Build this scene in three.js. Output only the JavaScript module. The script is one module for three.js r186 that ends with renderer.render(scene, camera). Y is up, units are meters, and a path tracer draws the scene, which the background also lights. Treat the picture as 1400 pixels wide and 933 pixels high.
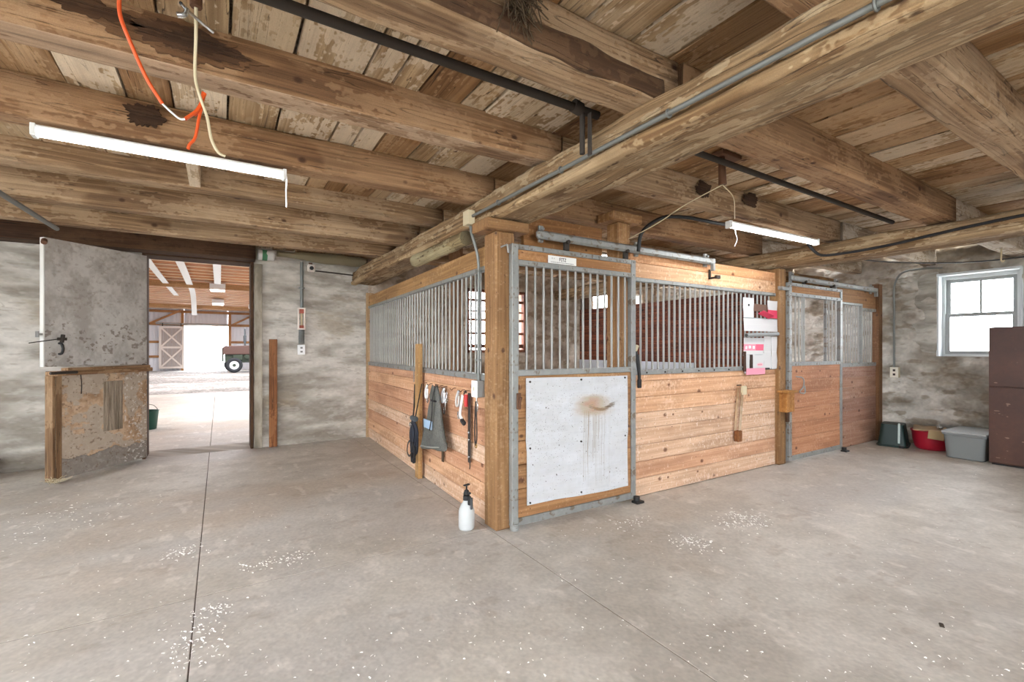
import * as THREE from 'three';
import { mergeGeometries, mergeVertices, toCreasedNormals } from 'three/addons/utils/BufferGeometryUtils.js';
import { RectAreaLightUniformsLib } from 'three/addons/lights/RectAreaLightUniformsLib.js';

// ---------------------------------------------------------------- camera, sky, exposure
const FOCAL = 640, HORIZON = 477, EYE = 1.35, YAW = 32 * Math.PI / 180;
const scene = new THREE.Scene();
const camera = new THREE.PerspectiveCamera(2 * Math.atan(466.5 / FOCAL) * 180 / Math.PI, 1400 / 933, 0.05, 300);
camera.position.set(0, EYE, 0);
camera.rotation.y = -YAW;
camera.setViewOffset(1400, 933, 0, -(HORIZON - 466.5), 1400, 933);
scene.background = new THREE.Color().setRGB(0.96, 1.02, 1.1);   // even overcast sky
scene.backgroundIntensity = 10;
const renderer = new THREE.WebGLRenderer({ antialias: true });
renderer.toneMapping = THREE.LinearToneMapping;
renderer.toneMappingExposure = 2.45;
renderer.shadowMap.enabled = true;
RectAreaLightUniformsLib.init();
const LAMP_POWER = 38;          // radiance of the LED tubes
const UNSEEN_BEHIND_POWER = 88;  // tubes out of view behind the viewer, set to light the foreground

// ---------------------------------------------------------------- random numbers and noise
function rng(seed) { let a = seed >>> 0; return () => { a = (a + 0x6D2B79F5) | 0; let t = Math.imul(a ^ (a >>> 15), 1 | a); t = (t + Math.imul(t ^ (t >>> 7), 61 | t)) ^ t; return ((t ^ (t >>> 14)) >>> 0) / 4294967296; }; }
const R = rng(20240611);
const rr = (a, b, f = R) => a + (b - a) * f();
function h2(x, y, s) { let n = Math.imul(x, 374761393) + Math.imul(y, 668265263) + Math.imul(s, 2147483647 ^ 0x5bd1e995); n = Math.imul(n ^ (n >>> 13), 1274126177); n ^= n >>> 16; return (n >>> 0) / 4294967296; }
const md = (a, b) => (a >= 0 ? (a < b ? a : a % b) : ((a % b) + b) % b);
function vn(x, y, px, py, s) {        // value noise that repeats every px, py cells
  const xi = Math.floor(x), yi = Math.floor(y), fx = x - xi, fy = y - yi;
  const ux = fx * fx * (3 - 2 * fx), uy = fy * fy * (3 - 2 * fy);
  const x0 = md(xi, px), x1 = md(xi + 1, px), y0 = md(yi, py), y1 = md(yi + 1, py);
  const a = h2(x0, y0, s), b = h2(x1, y0, s), c = h2(x0, y1, s), d = h2(x1, y1, s);
  return a + (b - a) * ux + (c - a) * uy + (a - b - c + d) * ux * uy;
}
function fbm(u, v, cx, cy, oct, s) {  // u, v in 0..1 over the tile, cx, cy cells at the first octave
  let t = 0, w = 0.5, n = 0;
  for (let k = 0; k < oct; k++) { t += w * vn(u * cx, v * cy, cx, cy, s + k * 17); n += w; w *= 0.5; cx *= 2; cy *= 2; }
  return t / n;
}
const BIG = 100000;
const noise2 = (x, y, s = 1) => vn(x, y, BIG, BIG, s) * 2 - 1;
function noise3(x, y, z, s = 1) { return (noise2(x + z * 0.61, y - z * 0.37, s) + noise2(z * 0.93 + y * 0.31, x * 0.87 - z * 0.2, s + 7)) * 0.6; }
const sst = (a, b, x) => { const t = Math.min(1, Math.max(0, (x - a) / (b - a))); return t * t * (3 - 2 * t); };
const mix3 = (a, b, t) => [a[0] + (b[0] - a[0]) * t, a[1] + (b[1] - a[1]) * t, a[2] + (b[2] - a[2]) * t];

// ---------------------------------------------------------------- textures: fn(u, v) -> [r, g, b, height], sRGB 0..255 and 0..1
function tex(w, h, fn, bump = true) {
  const c = new Uint8Array(w * h * 4), b = bump ? new Uint8Array(w * h * 4) : null;
  for (let j = 0; j < h; j++) for (let i = 0; i < w; i++) {
    const o = (j * w + i) * 4, p = fn((i + 0.5) / w, (j + 0.5) / h);
    for (let k = 0; k < 3; k++) c[o + k] = Math.max(0, Math.min(255, p[k]));
    c[o + 3] = 255;
    if (b) { const g = Math.max(0, Math.min(255, p[3] * 255)); b[o] = b[o + 1] = b[o + 2] = g; b[o + 3] = 255; }
  }
  const mk = (d, srgb) => { const t = new THREE.DataTexture(d, w, h, THREE.RGBAFormat); t.wrapS = t.wrapT = THREE.RepeatWrapping; t.magFilter = THREE.LinearFilter; t.minFilter = THREE.LinearMipmapLinearFilter; t.generateMipmaps = true; if (srgb) t.colorSpace = THREE.SRGBColorSpace; t.needsUpdate = true; return t; };
  return { map: mk(c, true), bumpMap: b ? mk(b, false) : null };
}
const std = (o) => new THREE.MeshStandardMaterial(o);
function texMat(t, o = {}, bumpScale = 0.004) { const m = std({ map: t.map, roughness: 0.85, ...o }); if (t.bumpMap) { m.bumpMap = t.bumpMap; m.bumpScale = bumpScale; } return m; }
const tinted = (m, hex) => { const n = m.clone(); n.color = new THREE.Color(hex); return n; };

// wood: grain runs along u; the tile is 2.4 m by 0.6 m
function woodTex(seed, dark, light, o = {}) {
  const f = rng(seed), knots = [];
  for (let k = 0; k < (o.knots ?? 5); k++) knots.push([f(), f(), rr(0.006, 0.014, f)]);
  return tex(1024, 512, (u, v) => {
    const warp = (fbm(u, v, 3, 4, 3, seed + 3) - 0.5) * 0.05;
    let g = fbm(u, v + warp, 5, 56, 3, seed) * 0.65 + fbm(u, v + warp, 2, 15, 2, seed + 9) * 0.35;
    let c = mix3(dark, light, sst(0.25, 0.75, g)), ht = 0.5 + (g - 0.5) * 0.5;
    const blot = fbm(u, v, 4, 3, 4, seed + 21);
    c = mix3(c, [c[0] * 0.72, c[1] * 0.68, c[2] * 0.64], sst(0.5, 0.75, blot) * (o.blot ?? 0.6));
    for (const [ku, kv, kr] of knots) {
      let du = Math.abs(u - ku) * 2.4, dv = Math.abs(v - kv) * 0.6; du = Math.min(du, 2.4 - du); dv = Math.min(dv, 0.6 - dv);
      const d = Math.hypot(du * 0.75, dv);
      if (d < kr * 2.2) c = mix3([dark[0] * 0.6, dark[1] * 0.52, dark[2] * 0.46], c, sst(kr * 0.6, kr * 2.2, d));
    }
    if (o.check) { const k = fbm(u, v + warp, 3, 24, 2, seed + 31); const l = Math.abs(k - 0.5); if (l < 0.012) { c = mix3(c, [50, 38, 28], 0.75 * (1 - l / 0.012)); ht -= 0.35; } }
    if (o.wash) {           // peeling whitewash with its own ragged outline
      const [wu, wv] = o.cells ?? [6, 3], w = fbm(u, v, wu, wv, 5, seed + 41) * 0.62 + fbm(u, v, 90, 30, 2, seed + 45) * 0.2 + fbm(u, v, 12, 40, 2, seed + 47) * 0.18, th = o.wash;
      const k = sst(th, th + 0.045, w);
      const tone = 0.9 + 0.2 * fbm(u, v, 20, 8, 3, seed + 51);
      c = mix3(c, [o.paint[0] * tone, o.paint[1] * tone, o.paint[2] * tone], k * (o.cover ?? 0.42)); ht += k * 0.15;
      const w2 = fbm(u, v, 7, 4, 4, seed + 61); c = mix3(c, o.paint, sst(0.46, 0.6, w2) * 0.34);
    }
    if (o.scuff) {          // pale scratches and chew marks
      const w = fbm(u, v, 140, 30, 2, seed + 71) * 0.45 + fbm(u, v, 5, 4, 4, seed + 75) * 0.55;
      c = mix3(c, [238, 220, 204], sst(0.52, 0.75, w) * o.scuff);
      const s2 = fbm(u, v, 150, 22, 2, seed + 81); c = mix3(c, [242, 232, 222], sst(0.76, 0.84, s2) * o.scuff);
      const dk = fbm(u, v, 90, 34, 2, seed + 91); c = mix3(c, [70, 46, 34], sst(0.88, 0.92, dk) * 0.6);
    }
    const fine = 0.94 + 0.12 * h2(Math.floor(u * 1024), Math.floor(v * 512), seed);
    return [c[0] * fine, c[1] * fine, c[2] * fine, ht];
  });
}
const WASH = [200, 178, 155];
const tBoard = woodTex(101, [146, 118, 84], [186, 158, 120], { wash: 0.5, paint: [214, 196, 168], check: true, blot: 0.5, cover: 0.62 });
const tBoardPale = woodTex(151, [150, 124, 92], [190, 164, 128], { wash: 0.43, paint: [222, 206, 182], check: true, blot: 0.35, cover: 0.78 });
const tBeam = woodTex(211, [122, 95, 68], [168, 138, 104], { wash: 0.54, paint: [194, 170, 140], check: true, blot: 0.6 });
const tGirder = woodTex(307, [108, 84, 56], [156, 127, 92], { wash: 0.54, paint: [190, 170, 138], check: true, blot: 0.8, cells: [14, 14], cover: 0.6 });
const tPine = woodTex(401, [196, 156, 124], [220, 186, 156], { knots: 7, scuff: 0.5, blot: 0.35 });
const tPost = woodTex(503, [152, 120, 84], [184, 152, 112], { knots: 9, scuff: 0.25, blot: 0.4 });
const tWhiteBeam = woodTex(601, [120, 98, 76], [170, 150, 124], { wash: 0.46, paint: [216, 206, 190], check: true, cover: 0.5 });
const tBrown = woodTex(701, [96, 52, 34], [150, 90, 60], { knots: 8, scuff: 0.2, blot: 0.6 });
const M = {
  board: texMat(tBoard, { roughness: 0.9 }, 0.006), beam: texMat(tBeam, { roughness: 0.92 }, 0.008), girder: texMat(tGirder, { roughness: 0.92 }, 0.01),
  pine: texMat(tPine, { roughness: 0.7 }, 0.002), post: texMat(tPost, { roughness: 0.75 }, 0.002), whiteBeam: texMat(tWhiteBeam, { roughness: 0.92 }, 0.008), brown: texMat(tBrown, { roughness: 0.8 }, 0.002),
};
M.boardPale = texMat(tBoardPale, { roughness: 0.9 }, 0.006);
M.boards = [M.board, tinted(M.board, '#ead9c6'), tinted(M.board, '#d8c2ab'), M.boardPale, tinted(M.boardPale, '#f4e8da'), M.boardPale];
M.beams = [M.beam, tinted(M.beam, '#efe0d2')];
M.pines = [M.pine, tinted(M.pine, '#f6e6dc'), tinted(M.pine, '#efd9cb'), tinted(M.pine, '#fff0e0')];
M.pinesGrey = ['#c2b0b2', '#b6a6aa', '#cabab9'].map((c) => tinted(M.pine, c));
M.browns = [M.brown, tinted(M.brown, '#e6d3c8')];
M.whiteWood = tinted(M.whiteBeam, '#ffffff');
M.darkBeam = tinted(M.beam, '#7d6a5c');

// plaster, whitewashed rubble, concrete, gravel: square tiles
function groundTex(n, seed, fn) { return tex(n, n, fn); }
const tPlaster = groundTex(1024, 801, (u, v) => {                 // tile 3 m
  const a = fbm(u, v, 4, 7, 5, 801), b = fbm(u, v, 7, 26, 4, 811), g = fbm(u, v, 70, 110, 2, 821);
  let c = mix3([142, 134, 122], [198, 192, 182], sst(0.3, 0.68, a * 0.45 + b * 0.55));
  c = mix3(c, [150, 134, 112], sst(0.6, 0.74, fbm(u, v, 4, 9, 5, 831)) * 0.55);
  c = mix3(c, [112, 102, 90], sst(0.66, 0.74, fbm(u, v, 22, 84, 3, 851)) * 0.2); c = mix3(c, [216, 212, 204], sst(0.66, 0.76, fbm(u, v, 26, 70, 3, 861)) * 0.22);
  const cr = Math.abs(fbm(u, v, 4, 12, 4, 841) - 0.5); if (cr < 0.004) c = mix3(c, [130, 118, 104], 0.35 * sst(0.45, 0.6, fbm(u, v, 6, 6, 2, 845)));
  const k = 0.95 + g * 0.1;
  return [c[0] * k, c[1] * k, c[2] * k, 0.5 + (b - 0.5) * 0.8 + (g - 0.5) * 0.25];
});
const tRubble = groundTex(1024, 901, (u, v) => {                  // tile 3 m
  const a = fbm(u, v, 6, 10, 5, 901), b = fbm(u, v, 12, 20, 4, 911), g = fbm(u, v, 80, 80, 2, 921);
  let c = mix3([146, 138, 125], [192, 187, 177], sst(0.3, 0.66, a * 0.4 + b * 0.6));
  c = mix3(c, [118, 104, 86], sst(0.56, 0.72, fbm(u, v, 16, 36, 4, 931)) * 0.55);
  const k = 0.92 + g * 0.16;
  return [c[0] * k, c[1] * k, c[2] * k, 0.5 + (b - 0.5) + (g - 0.5) * 0.3];
});
const tConcrete = tex(1280, 1280, (u, v) => {                     // tile 5 m
  const a = fbm(u, v, 6, 6, 5, 1001), b = fbm(u, v, 24, 30, 4, 1011), g = fbm(u, v, 300, 300, 2, 1021);
  let c = mix3([178, 170, 158], [202, 195, 184], sst(0.3, 0.7, a * 0.5 + b * 0.5));
  c = mix3(c, [174, 157, 138], sst(0.5, 0.75, fbm(u, v, 4, 5, 5, 1031)) * 0.6);
  c = mix3(c, [184, 180, 175], sst(0.5, 0.7, fbm(u, v, 3, 4, 4, 1041)) * 0.6);
  c = mix3(c, [146, 130, 114], sst(0.66, 0.8, fbm(u, v, 34, 50, 4, 1051)) * 0.25);
  c = mix3(c, [222, 214, 204], sst(0.66, 0.8, fbm(u, v, 60, 34, 4, 1061)) * 0.45);
  const k = 0.94 + g * 0.12;
  return [c[0] * k, c[1] * k, c[2] * k, 0.5 + (b - 0.5) * 0.4 + (g - 0.5) * 0.5];
});
const tGravel = tex(512, 512, (u, v) => {                        // tile 3 m
  const a = fbm(u, v, 60, 60, 3, 1101), b = fbm(u, v, 5, 5, 4, 1111);
  const c = mix3([112, 107, 102], [176, 171, 166], sst(0.3, 0.7, a * 0.6 + b * 0.4));
  return [c[0], c[1], c[2], a];
});
const tGalv = tex(256, 256, (u, v) => {                          // tile 0.5 m
  const a = fbm(u, v, 18, 18, 3, 1201), b = fbm(u, v, 4, 4, 4, 1211);
  const c = mix3([150, 152, 152], [196, 197, 195], a * 0.5 + b * 0.5);
  return [...mix3(c, [120, 98, 78], sst(0.64, 0.74, fbm(u, v, 8, 8, 4, 1221)) * 0.6), a];
});
Object.assign(M, {
  plaster: texMat(tPlaster, { roughness: 0.95 }, 0.02), rubble: texMat(tRubble, { roughness: 0.95 }, 0.035), concrete: texMat(tConcrete, { roughness: 0.62 }, 0.002),
  slabOut: texMat(tConcrete, { roughness: 0.6 }, 0.001), gravel: texMat(tGravel, { roughness: 1 }, 0.02),
  galv: texMat(tGalv, { roughness: 0.5, metalness: 0.35, color: '#d8d8d4' }, 0.0005), galvBar: std({ color: '#97958f', roughness: 0.45, metalness: 0.4 }),
  iron: std({ color: '#3a332d', roughness: 0.75, metalness: 0.3 }), rust: std({ color: '#6a4a36', roughness: 0.85, metalness: 0.2 }), black: std({ color: '#191818', roughness: 0.55 }),
  blackMatte: std({ color: '#211f1f', roughness: 0.9 }), chrome: std({ color: '#c8cacb', roughness: 0.25, metalness: 0.9 }), conduit: std({ color: '#7c7e7a', roughness: 0.5, metalness: 0.4 }),
  white: std({ color: '#f0f0ee', roughness: 0.5 }), whitePaint: std({ color: '#e2e3e0', roughness: 0.6 }), orange: std({ color: '#e2591c', roughness: 0.5 }), cream: std({ color: '#cfc2a0', roughness: 0.6 }),
  tube: std({ color: '#ffffff', emissive: '#ffffff', emissiveIntensity: 6, roughness: 0.4 }),
  glass: new THREE.MeshPhysicalMaterial({ color: '#ffffff', roughness: 0.02, transmission: 1, thickness: 0, ior: 1.5 }),
});

// ---------------------------------------------------------------- geometry helpers
function grainUV(g, axis = 0, su = 2.4, sv = 0.6, off = [0, 0]) {   // uv in metres: u along the grain axis
  const q = g.index ? g.toNonIndexed() : g;
  if (!q.attributes.normal) q.computeVertexNormals();
  const p = q.attributes.position, uv = new Float32Array(p.count * 2), A = new THREE.Vector3(), B = new THREE.Vector3(), C = new THREE.Vector3();
  for (let i = 0; i < p.count; i += 3) {
    A.fromBufferAttribute(p, i); B.fromBufferAttribute(p, i + 1); C.fromBufferAttribute(p, i + 2);
    const n = B.clone().sub(A).cross(C.clone().sub(A)), an = [Math.abs(n.x), Math.abs(n.y), Math.abs(n.z)], m = an.indexOf(Math.max(...an));
    let iu = axis, iv = [0, 1, 2].find((k) => k !== axis && k !== m);
    if (m === axis) { iu = (axis + 1) % 3; iv = (axis + 2) % 3; }
    for (let k = 0; k < 3; k++) { const V = [A, B, C][k].toArray(); uv[(i + k) * 2] = V[iu] / su + off[0]; uv[(i + k) * 2 + 1] = V[iv] / sv + off[1]; }
  }
  q.setAttribute('uv', new THREE.BufferAttribute(uv, 2));
  return q;
}
function chamferBox(w, h, d, c = 0.003) {      // 44 triangles, centred
  const X = w / 2, Y = h / 2, Z = d / 2, P = []; c = Math.min(c, X * 0.6, Y * 0.6, Z * 0.6);
  const v = (sx, sy, sz, f) => [sx * (X - (f === 0 ? 0 : c)), sy * (Y - (f === 1 ? 0 : c)), sz * (Z - (f === 2 ? 0 : c))];
  const tri = (a, b, e) => { const n = new THREE.Vector3(...b).sub(new THREE.Vector3(...a)).cross(new THREE.Vector3(...e).sub(new THREE.Vector3(...a))); const m = new THREE.Vector3(a[0] + b[0] + e[0], a[1] + b[1] + e[1], a[2] + b[2] + e[2]); if (n.dot(m) < 0) P.push(...a, ...e, ...b); else P.push(...a, ...b, ...e); };
  const quad = (a, b, e, f) => { tri(a, b, e); tri(a, e, f); };
  for (const s of [-1, 1]) { quad(v(s, -1, -1, 0), v(s, 1, -1, 0), v(s, 1, 1, 0), v(s, -1, 1, 0)); quad(v(-1, s, -1, 1), v(1, s, -1, 1), v(1, s, 1, 1), v(-1, s, 1, 1)); quad(v(-1, -1, s, 2), v(1, -1, s, 2), v(1, 1, s, 2), v(-1, 1, s, 2)); }
  for (const s of [-1, 1]) for (const t of [-1, 1]) {
    quad(v(s, t, -1, 0), v(s, t, 1, 0), v(s, t, 1, 1), v(s, t, -1, 1));
    quad(v(s, -1, t, 0), v(s, 1, t, 0), v(s, 1, t, 2), v(s, -1, t, 2));
    quad(v(-1, s, t, 1), v(1, s, t, 1), v(1, s, t, 2), v(-1, s, t, 2));
    for (const q of [-1, 1]) tri(v(s, t, q, 0), v(s, t, q, 1), v(s, t, q, 2));
  }
  const g = new THREE.BufferGeometry(); g.setAttribute('position', new THREE.Float32BufferAttribute(P, 3)); g.computeVertexNormals(); return g;
}
// a wooden or metal bar between two corners, grain along its longest side
function bar(x0, x1, y0, y1, z0, z1, c = 0.003, axis = -1, su = 2.4, sv = 0.6) {
  const w = x1 - x0, h = y1 - y0, d = z1 - z0, g = chamferBox(w, h, d, c);
  if (axis < 0) axis = w >= h && w >= d ? 0 : h >= d ? 1 : 2;
  const q = grainUV(g, axis, su, sv, [R(), R()]);
  return q.translate((x0 + x1) / 2, (y0 + y1) / 2, (z0 + z1) / 2);
}
const galvBar = (x0, x1, y0, y1, z0, z1) => bar(x0, x1, y0, y1, z0, z1, 0.004, -1, 0.5, 0.5);
const clean = (g) => { const q = g.index ? g.toNonIndexed() : g.clone(); for (const k of Object.keys(q.attributes)) if (!['position', 'normal', 'uv'].includes(k)) q.deleteAttribute(k); return q; };
const merge = (...a) => mergeGeometries(a.flat().map(clean));
function rod(a, b, r, seg = 10, r2 = r) {      // cylinder from a to b
  const A = new THREE.Vector3(...a), B = new THREE.Vector3(...b), L = A.distanceTo(B), g = new THREE.CylinderGeometry(r2, r, L, seg);
  g.applyQuaternion(new THREE.Quaternion().setFromUnitVectors(new THREE.Vector3(0, 1, 0), B.clone().sub(A).normalize()));
  return g.translate((A.x + B.x) / 2, (A.y + B.y) / 2, (A.z + B.z) / 2);
}
function hose(pts, r, n = 40, seg = 8, closed = false) { return new THREE.TubeGeometry(new THREE.CatmullRomCurve3(pts.map((p) => new THREE.Vector3(...p)), closed, 'centripetal'), n, r, seg, closed); }
function ribbon(pts, w, t, n = 40, up = [1, 0, 0]) {   // flat strap along a path; its wide side is kept along "across" computed from up x tangent
  const cv = new THREE.CatmullRomCurve3(pts.map((p) => new THREE.Vector3(...p)), false, 'centripetal'), U = new THREE.Vector3(...up), P = [], I = [];
  for (let i = 0; i <= n; i++) {
    const c = cv.getPoint(i / n), T = cv.getTangent(i / n), S = new THREE.Vector3().crossVectors(U, T).normalize(), N = new THREE.Vector3().crossVectors(T, S).normalize();
    for (const [a, b] of [[-1, -1], [1, -1], [1, 1], [-1, 1]]) P.push(c.x + S.x * a * w / 2 + N.x * b * t / 2, c.y + S.y * a * w / 2 + N.y * b * t / 2, c.z + S.z * a * w / 2 + N.z * b * t / 2);
    if (i < n) for (let k = 0; k < 4; k++) { const a = i * 4 + k, b = i * 4 + (k + 1) % 4; I.push(a, b, b + 4, a, b + 4, a + 4); }
  }
  I.push(0, 2, 1, 0, 3, 2); const e = n * 4; I.push(e, e + 1, e + 2, e, e + 2, e + 3);
  let g = new THREE.BufferGeometry(); g.setAttribute('position', new THREE.Float32BufferAttribute(P, 3)); g.setIndex(I); g = g.toNonIndexed(); g.computeVertexNormals();
  return grainUV(g, 1, 0.5, 0.5);
}
// an axe-hewn timber along +x from 0 to len, centred on y and z
function hewn(len, h, d, seed, o = {}) {
  const amp = o.amp ?? 0.012, rad = o.rad ?? 0.02, n = Math.max(8, Math.round(len / (o.step ?? 0.12)));
  const Y = h / 2 - rad, Z = d / 2 - rad, mid = 3;
  // ordered ring: +z side up, top, -z side, bottom
  const pts = [];
  const arc = (cy, cz, a0) => { for (let j = 0; j <= 2; j++) { const a = (a0 + j * 45) * Math.PI / 180; pts.push([cy + rad * Math.sin(a), cz + rad * Math.cos(a)]); } };
  arc(Y, Z, 0); arc(Y, -Z, 90); arc(-Y, -Z, 180); arc(-Y, Z, 270);
  const full = [];
  pts.forEach((p, i) => { const q = pts[(i + 1) % pts.length]; full.push(p); const L = Math.hypot(q[0] - p[0], q[1] - p[1]); if (L > 0.06) for (let k = 1; k < mid; k++) full.push([p[0] + (q[0] - p[0]) * k / mid, p[1] + (q[1] - p[1]) * k / mid]); });
  const m = full.length, P = [], UV = [], I = []; let per = [0];
  for (let k = 1; k <= m; k++) per.push(per[k - 1] + Math.hypot(full[k % m][0] - full[k - 1][0], full[k % m][1] - full[k - 1][1]));
  for (let i = 0; i <= n; i++) {
    const x = len * i / n, sway = noise2(x * 0.5, seed * 3.1, seed) * (o.sway ?? 0.01), sway2 = noise2(x * 0.45, seed * 5.7, seed + 3) * (o.sway ?? 0.01);
    for (let k = 0; k <= m; k++) {
      const [y, z] = full[k % m], l = Math.hypot(y, z), e = noise3(x * 2.2, y * 9, z * 9, seed) * amp + noise3(x * 7, y * 16, z * 16, seed + 5) * amp * 0.45;
      P.push(x, y + (y / l) * e + sway, z + (z / l) * e + sway2); UV.push(x / 2.4 + seed * 0.137, per[k] / 0.6 + seed * 0.31);
    }
  }
  const W = m + 1, J = [];
  for (let i = 0; i < n; i++) for (let k = 0; k < m; k++) { const a = i * W + k, b = a + 1, low = o.split && full[k][0] < -h / 2 + rad * 0.6 && full[(k + 1) % m][0] < -h / 2 + rad * 0.6; (low ? J : I).push(a, a + W, b, b, a + W, b + W); }
  for (const i of [0, n]) { const c = P.length / 3; P.push(len * i / n, 0, 0); UV.push(0, 0); for (let k = 0; k < m; k++) { const a = i * W + k, b = a + 1; if (i === 0) I.push(c, a, b); else I.push(c, b, a); } }
  const g = new THREE.BufferGeometry(); g.setAttribute('position', new THREE.Float32BufferAttribute(P, 3)); g.setAttribute('uv', new THREE.Float32BufferAttribute(UV, 2)); g.setIndex([...I, ...J]); if (o.split) { g.addGroup(0, I.length, 0); g.addGroup(I.length, J.length, 1); } g.computeVertexNormals();
  return g;
}
// a masonry wall with holes. u, v in metres; map(u, v, t) -> [x, y, z] with t = 0 the room face and 1 the far face
function masonry(u0, u1, v0, v1, holes, step, disp, thick, map, tile = 3) {
  const lines = (a, b, extra) => { const s = new Set([a, b, ...extra.filter((e) => e > a && e < b)]); const base = [...s].sort((p, q) => p - q), out = []; for (let i = 0; i < base.length - 1; i++) { const k = Math.max(1, Math.round((base[i + 1] - base[i]) / step)); for (let j = 0; j < k; j++) out.push(base[i] + (base[i + 1] - base[i]) * j / k); } out.push(b); return out; };
  const U = lines(u0, u1, holes.flatMap((h) => [h[0], h[1]])), V = lines(v0, v1, holes.flatMap((h) => [h[2], h[3]]));
  const P = [], UV = [], I = [], nu = U.length, nv = V.length;
  const inHole = (i, j) => { if (i < 0 || j < 0 || i >= nu - 1 || j >= nv - 1) return true; const u = (U[i] + U[i + 1]) / 2, v = (V[j] + V[j + 1]) / 2; return holes.some((h) => u > h[0] && u < h[1] && v > h[2] && v < h[3]); };
  const put = (u, v, d, s = 0) => { P.push(...map(u, v, d)); UV.push(u / tile + s, v / tile); return P.length / 3 - 1; };
  const front = U.map((u) => V.map((v) => put(u, v, -disp(u, v))));
  const ff = (i, j) => -disp(U[i], V[j]);
  for (let i = 0; i < nu - 1; i++) for (let j = 0; j < nv - 1; j++) {
    if (inHole(i, j)) continue;
    I.push(front[i][j], front[i + 1][j], front[i + 1][j + 1], front[i][j], front[i + 1][j + 1], front[i][j + 1]);
    const b = [put(U[i], V[j], thick), put(U[i + 1], V[j], thick), put(U[i + 1], V[j + 1], thick), put(U[i], V[j + 1], thick)];
    I.push(b[0], b[2], b[1], b[0], b[3], b[2]);
    const side = (ia, ja, ib, jb) => { const s = thick / tile, c = [put(U[ia], V[ja], ff(ia, ja)), put(U[ib], V[jb], ff(ib, jb)), put(U[ib], V[jb], thick, s), put(U[ia], V[ja], thick, s)]; I.push(c[0], c[2], c[1], c[0], c[3], c[2]); };
    if (inHole(i - 1, j)) side(i, j + 1, i, j); if (inHole(i + 1, j)) side(i + 1, j, i + 1, j + 1);
    if (inHole(i, j - 1)) side(i, j, i + 1, j); if (inHole(i, j + 1)) side(i + 1, j + 1, i, j + 1);
  }
  const g = new THREE.BufferGeometry(); g.setAttribute('position', new THREE.Float32BufferAttribute(P, 3)); g.setAttribute('uv', new THREE.Float32BufferAttribute(UV, 2)); g.setIndex(I); g.computeVertexNormals();
  return g;
}
const ground = (px, py, y = 0) => { const a = (px - 700) / FOCAL, b = -(py - HORIZON) / FOCAL, c = Math.cos(YAW), s = Math.sin(YAW), t = (y - EYE) / b; return [(s + a * c) * t, y, (-c + a * s) * t]; };

// ---------------------------------------------------------------- scene-building helpers
const taken = {};
function numbered(n) { const k = taken[n] = (taken[n] ?? -1) + 1; return k ? `${n}_${String(k).padStart(3, '0')}` : n; }
const shade = (o) => { o.castShadow = o.receiveShadow = true; return o; };
function part(name, geo, mat, parent, label) { const m = shade(new THREE.Mesh(geo, mat)); m.name = name; if (label) m.userData.label = label; parent.add(m); return m; }
function thing(name, label, category, [x, y, z] = [0, 0, 0], turn = 0, group) { const o = new THREE.Group(); o.name = numbered(name); o.position.set(x, y, z); o.rotation.y = turn; o.userData = { label, category }; if (group) o.userData.group = group; scene.add(o); return o; }
function solo(name, geo, mat, label, category, pos = [0, 0, 0], turn = 0, group) { const m = shade(new THREE.Mesh(geo, mat)); m.name = numbered(name); m.position.set(...pos); m.rotation.y = turn; m.userData = { label, category }; if (group) m.userData.group = group; scene.add(m); return m; }
function struct(name, label, category) { const o = new THREE.Group(); o.name = name; o.userData = { kind: 'structure', label, category }; scene.add(o); return o; }
function structMesh(name, geo, mat, label, category) { const m = shade(new THREE.Mesh(geo, mat)); m.name = name; m.userData = { kind: 'structure', label, category }; scene.add(m); return m; }
const stuff = (m) => { m.userData.kind = 'stuff'; return m; };
const pick = (a, f = R) => a[Math.floor(f() * a.length)];

// ================================================================ THE SETTING
const XL = -4.5, XR = 8.4, ZB = -7.25, ZF = 4.2, YC = 2.72;      // room: left, right, back, behind the viewer, underside of the boards
const SHED = { x0: -7, x1: 2.7, z0: ZB - 0.5, z1: -36, y: 3.75 };

// concrete floor in slabs with open joints
const floor = struct('floor', 'worn beige concrete floor slabs with open joints', 'floor');
function slab(x0, x1, z0, z1, top, t, mat, parent, tile = 5) {
  const g = grainUV(chamferBox(x1 - x0, t, z1 - z0, 0.0015), 0, tile, tile);
  g.translate((x0 + x1) / 2, top - t / 2, (z0 + z1) / 2);
  const p = g.attributes.position, uv = g.attributes.uv; for (let i = 0; i < p.count; i++) uv.setXY(i, p.getX(i) / tile, p.getZ(i) / tile);
  return part('slab', g, mat, parent);
}
const JX1 = -0.11, JX2 = 1.71, JZ = -3.06, JG = 0.003;
slab(XL, JX1 - JG, ZB, JZ - JG, 0, 0.12, M.concrete, floor); slab(JX1 + JG, JX2 - JG, ZB, JZ - JG, 0.0, 0.12, M.concrete, floor);
slab(XL, JX1 - JG, JZ + JG, ZF, 0, 0.12, M.concrete, floor); slab(JX1 + JG, JX2 - JG, JZ + JG, ZF, 0.0, 0.12, M.concrete, floor);
slab(JX2 + JG, XR, ZB, -3.1, 0, 0.12, M.concrete, floor); slab(JX2 + JG, XR, -3.1, ZF, 0, 0.12, M.concrete, floor);
part('slab_bed', bar(XL, XR, -0.2, -0.121, ZB, ZF, 0.002), std({ color: '#4a4038', roughness: 1 }), floor);
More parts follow.
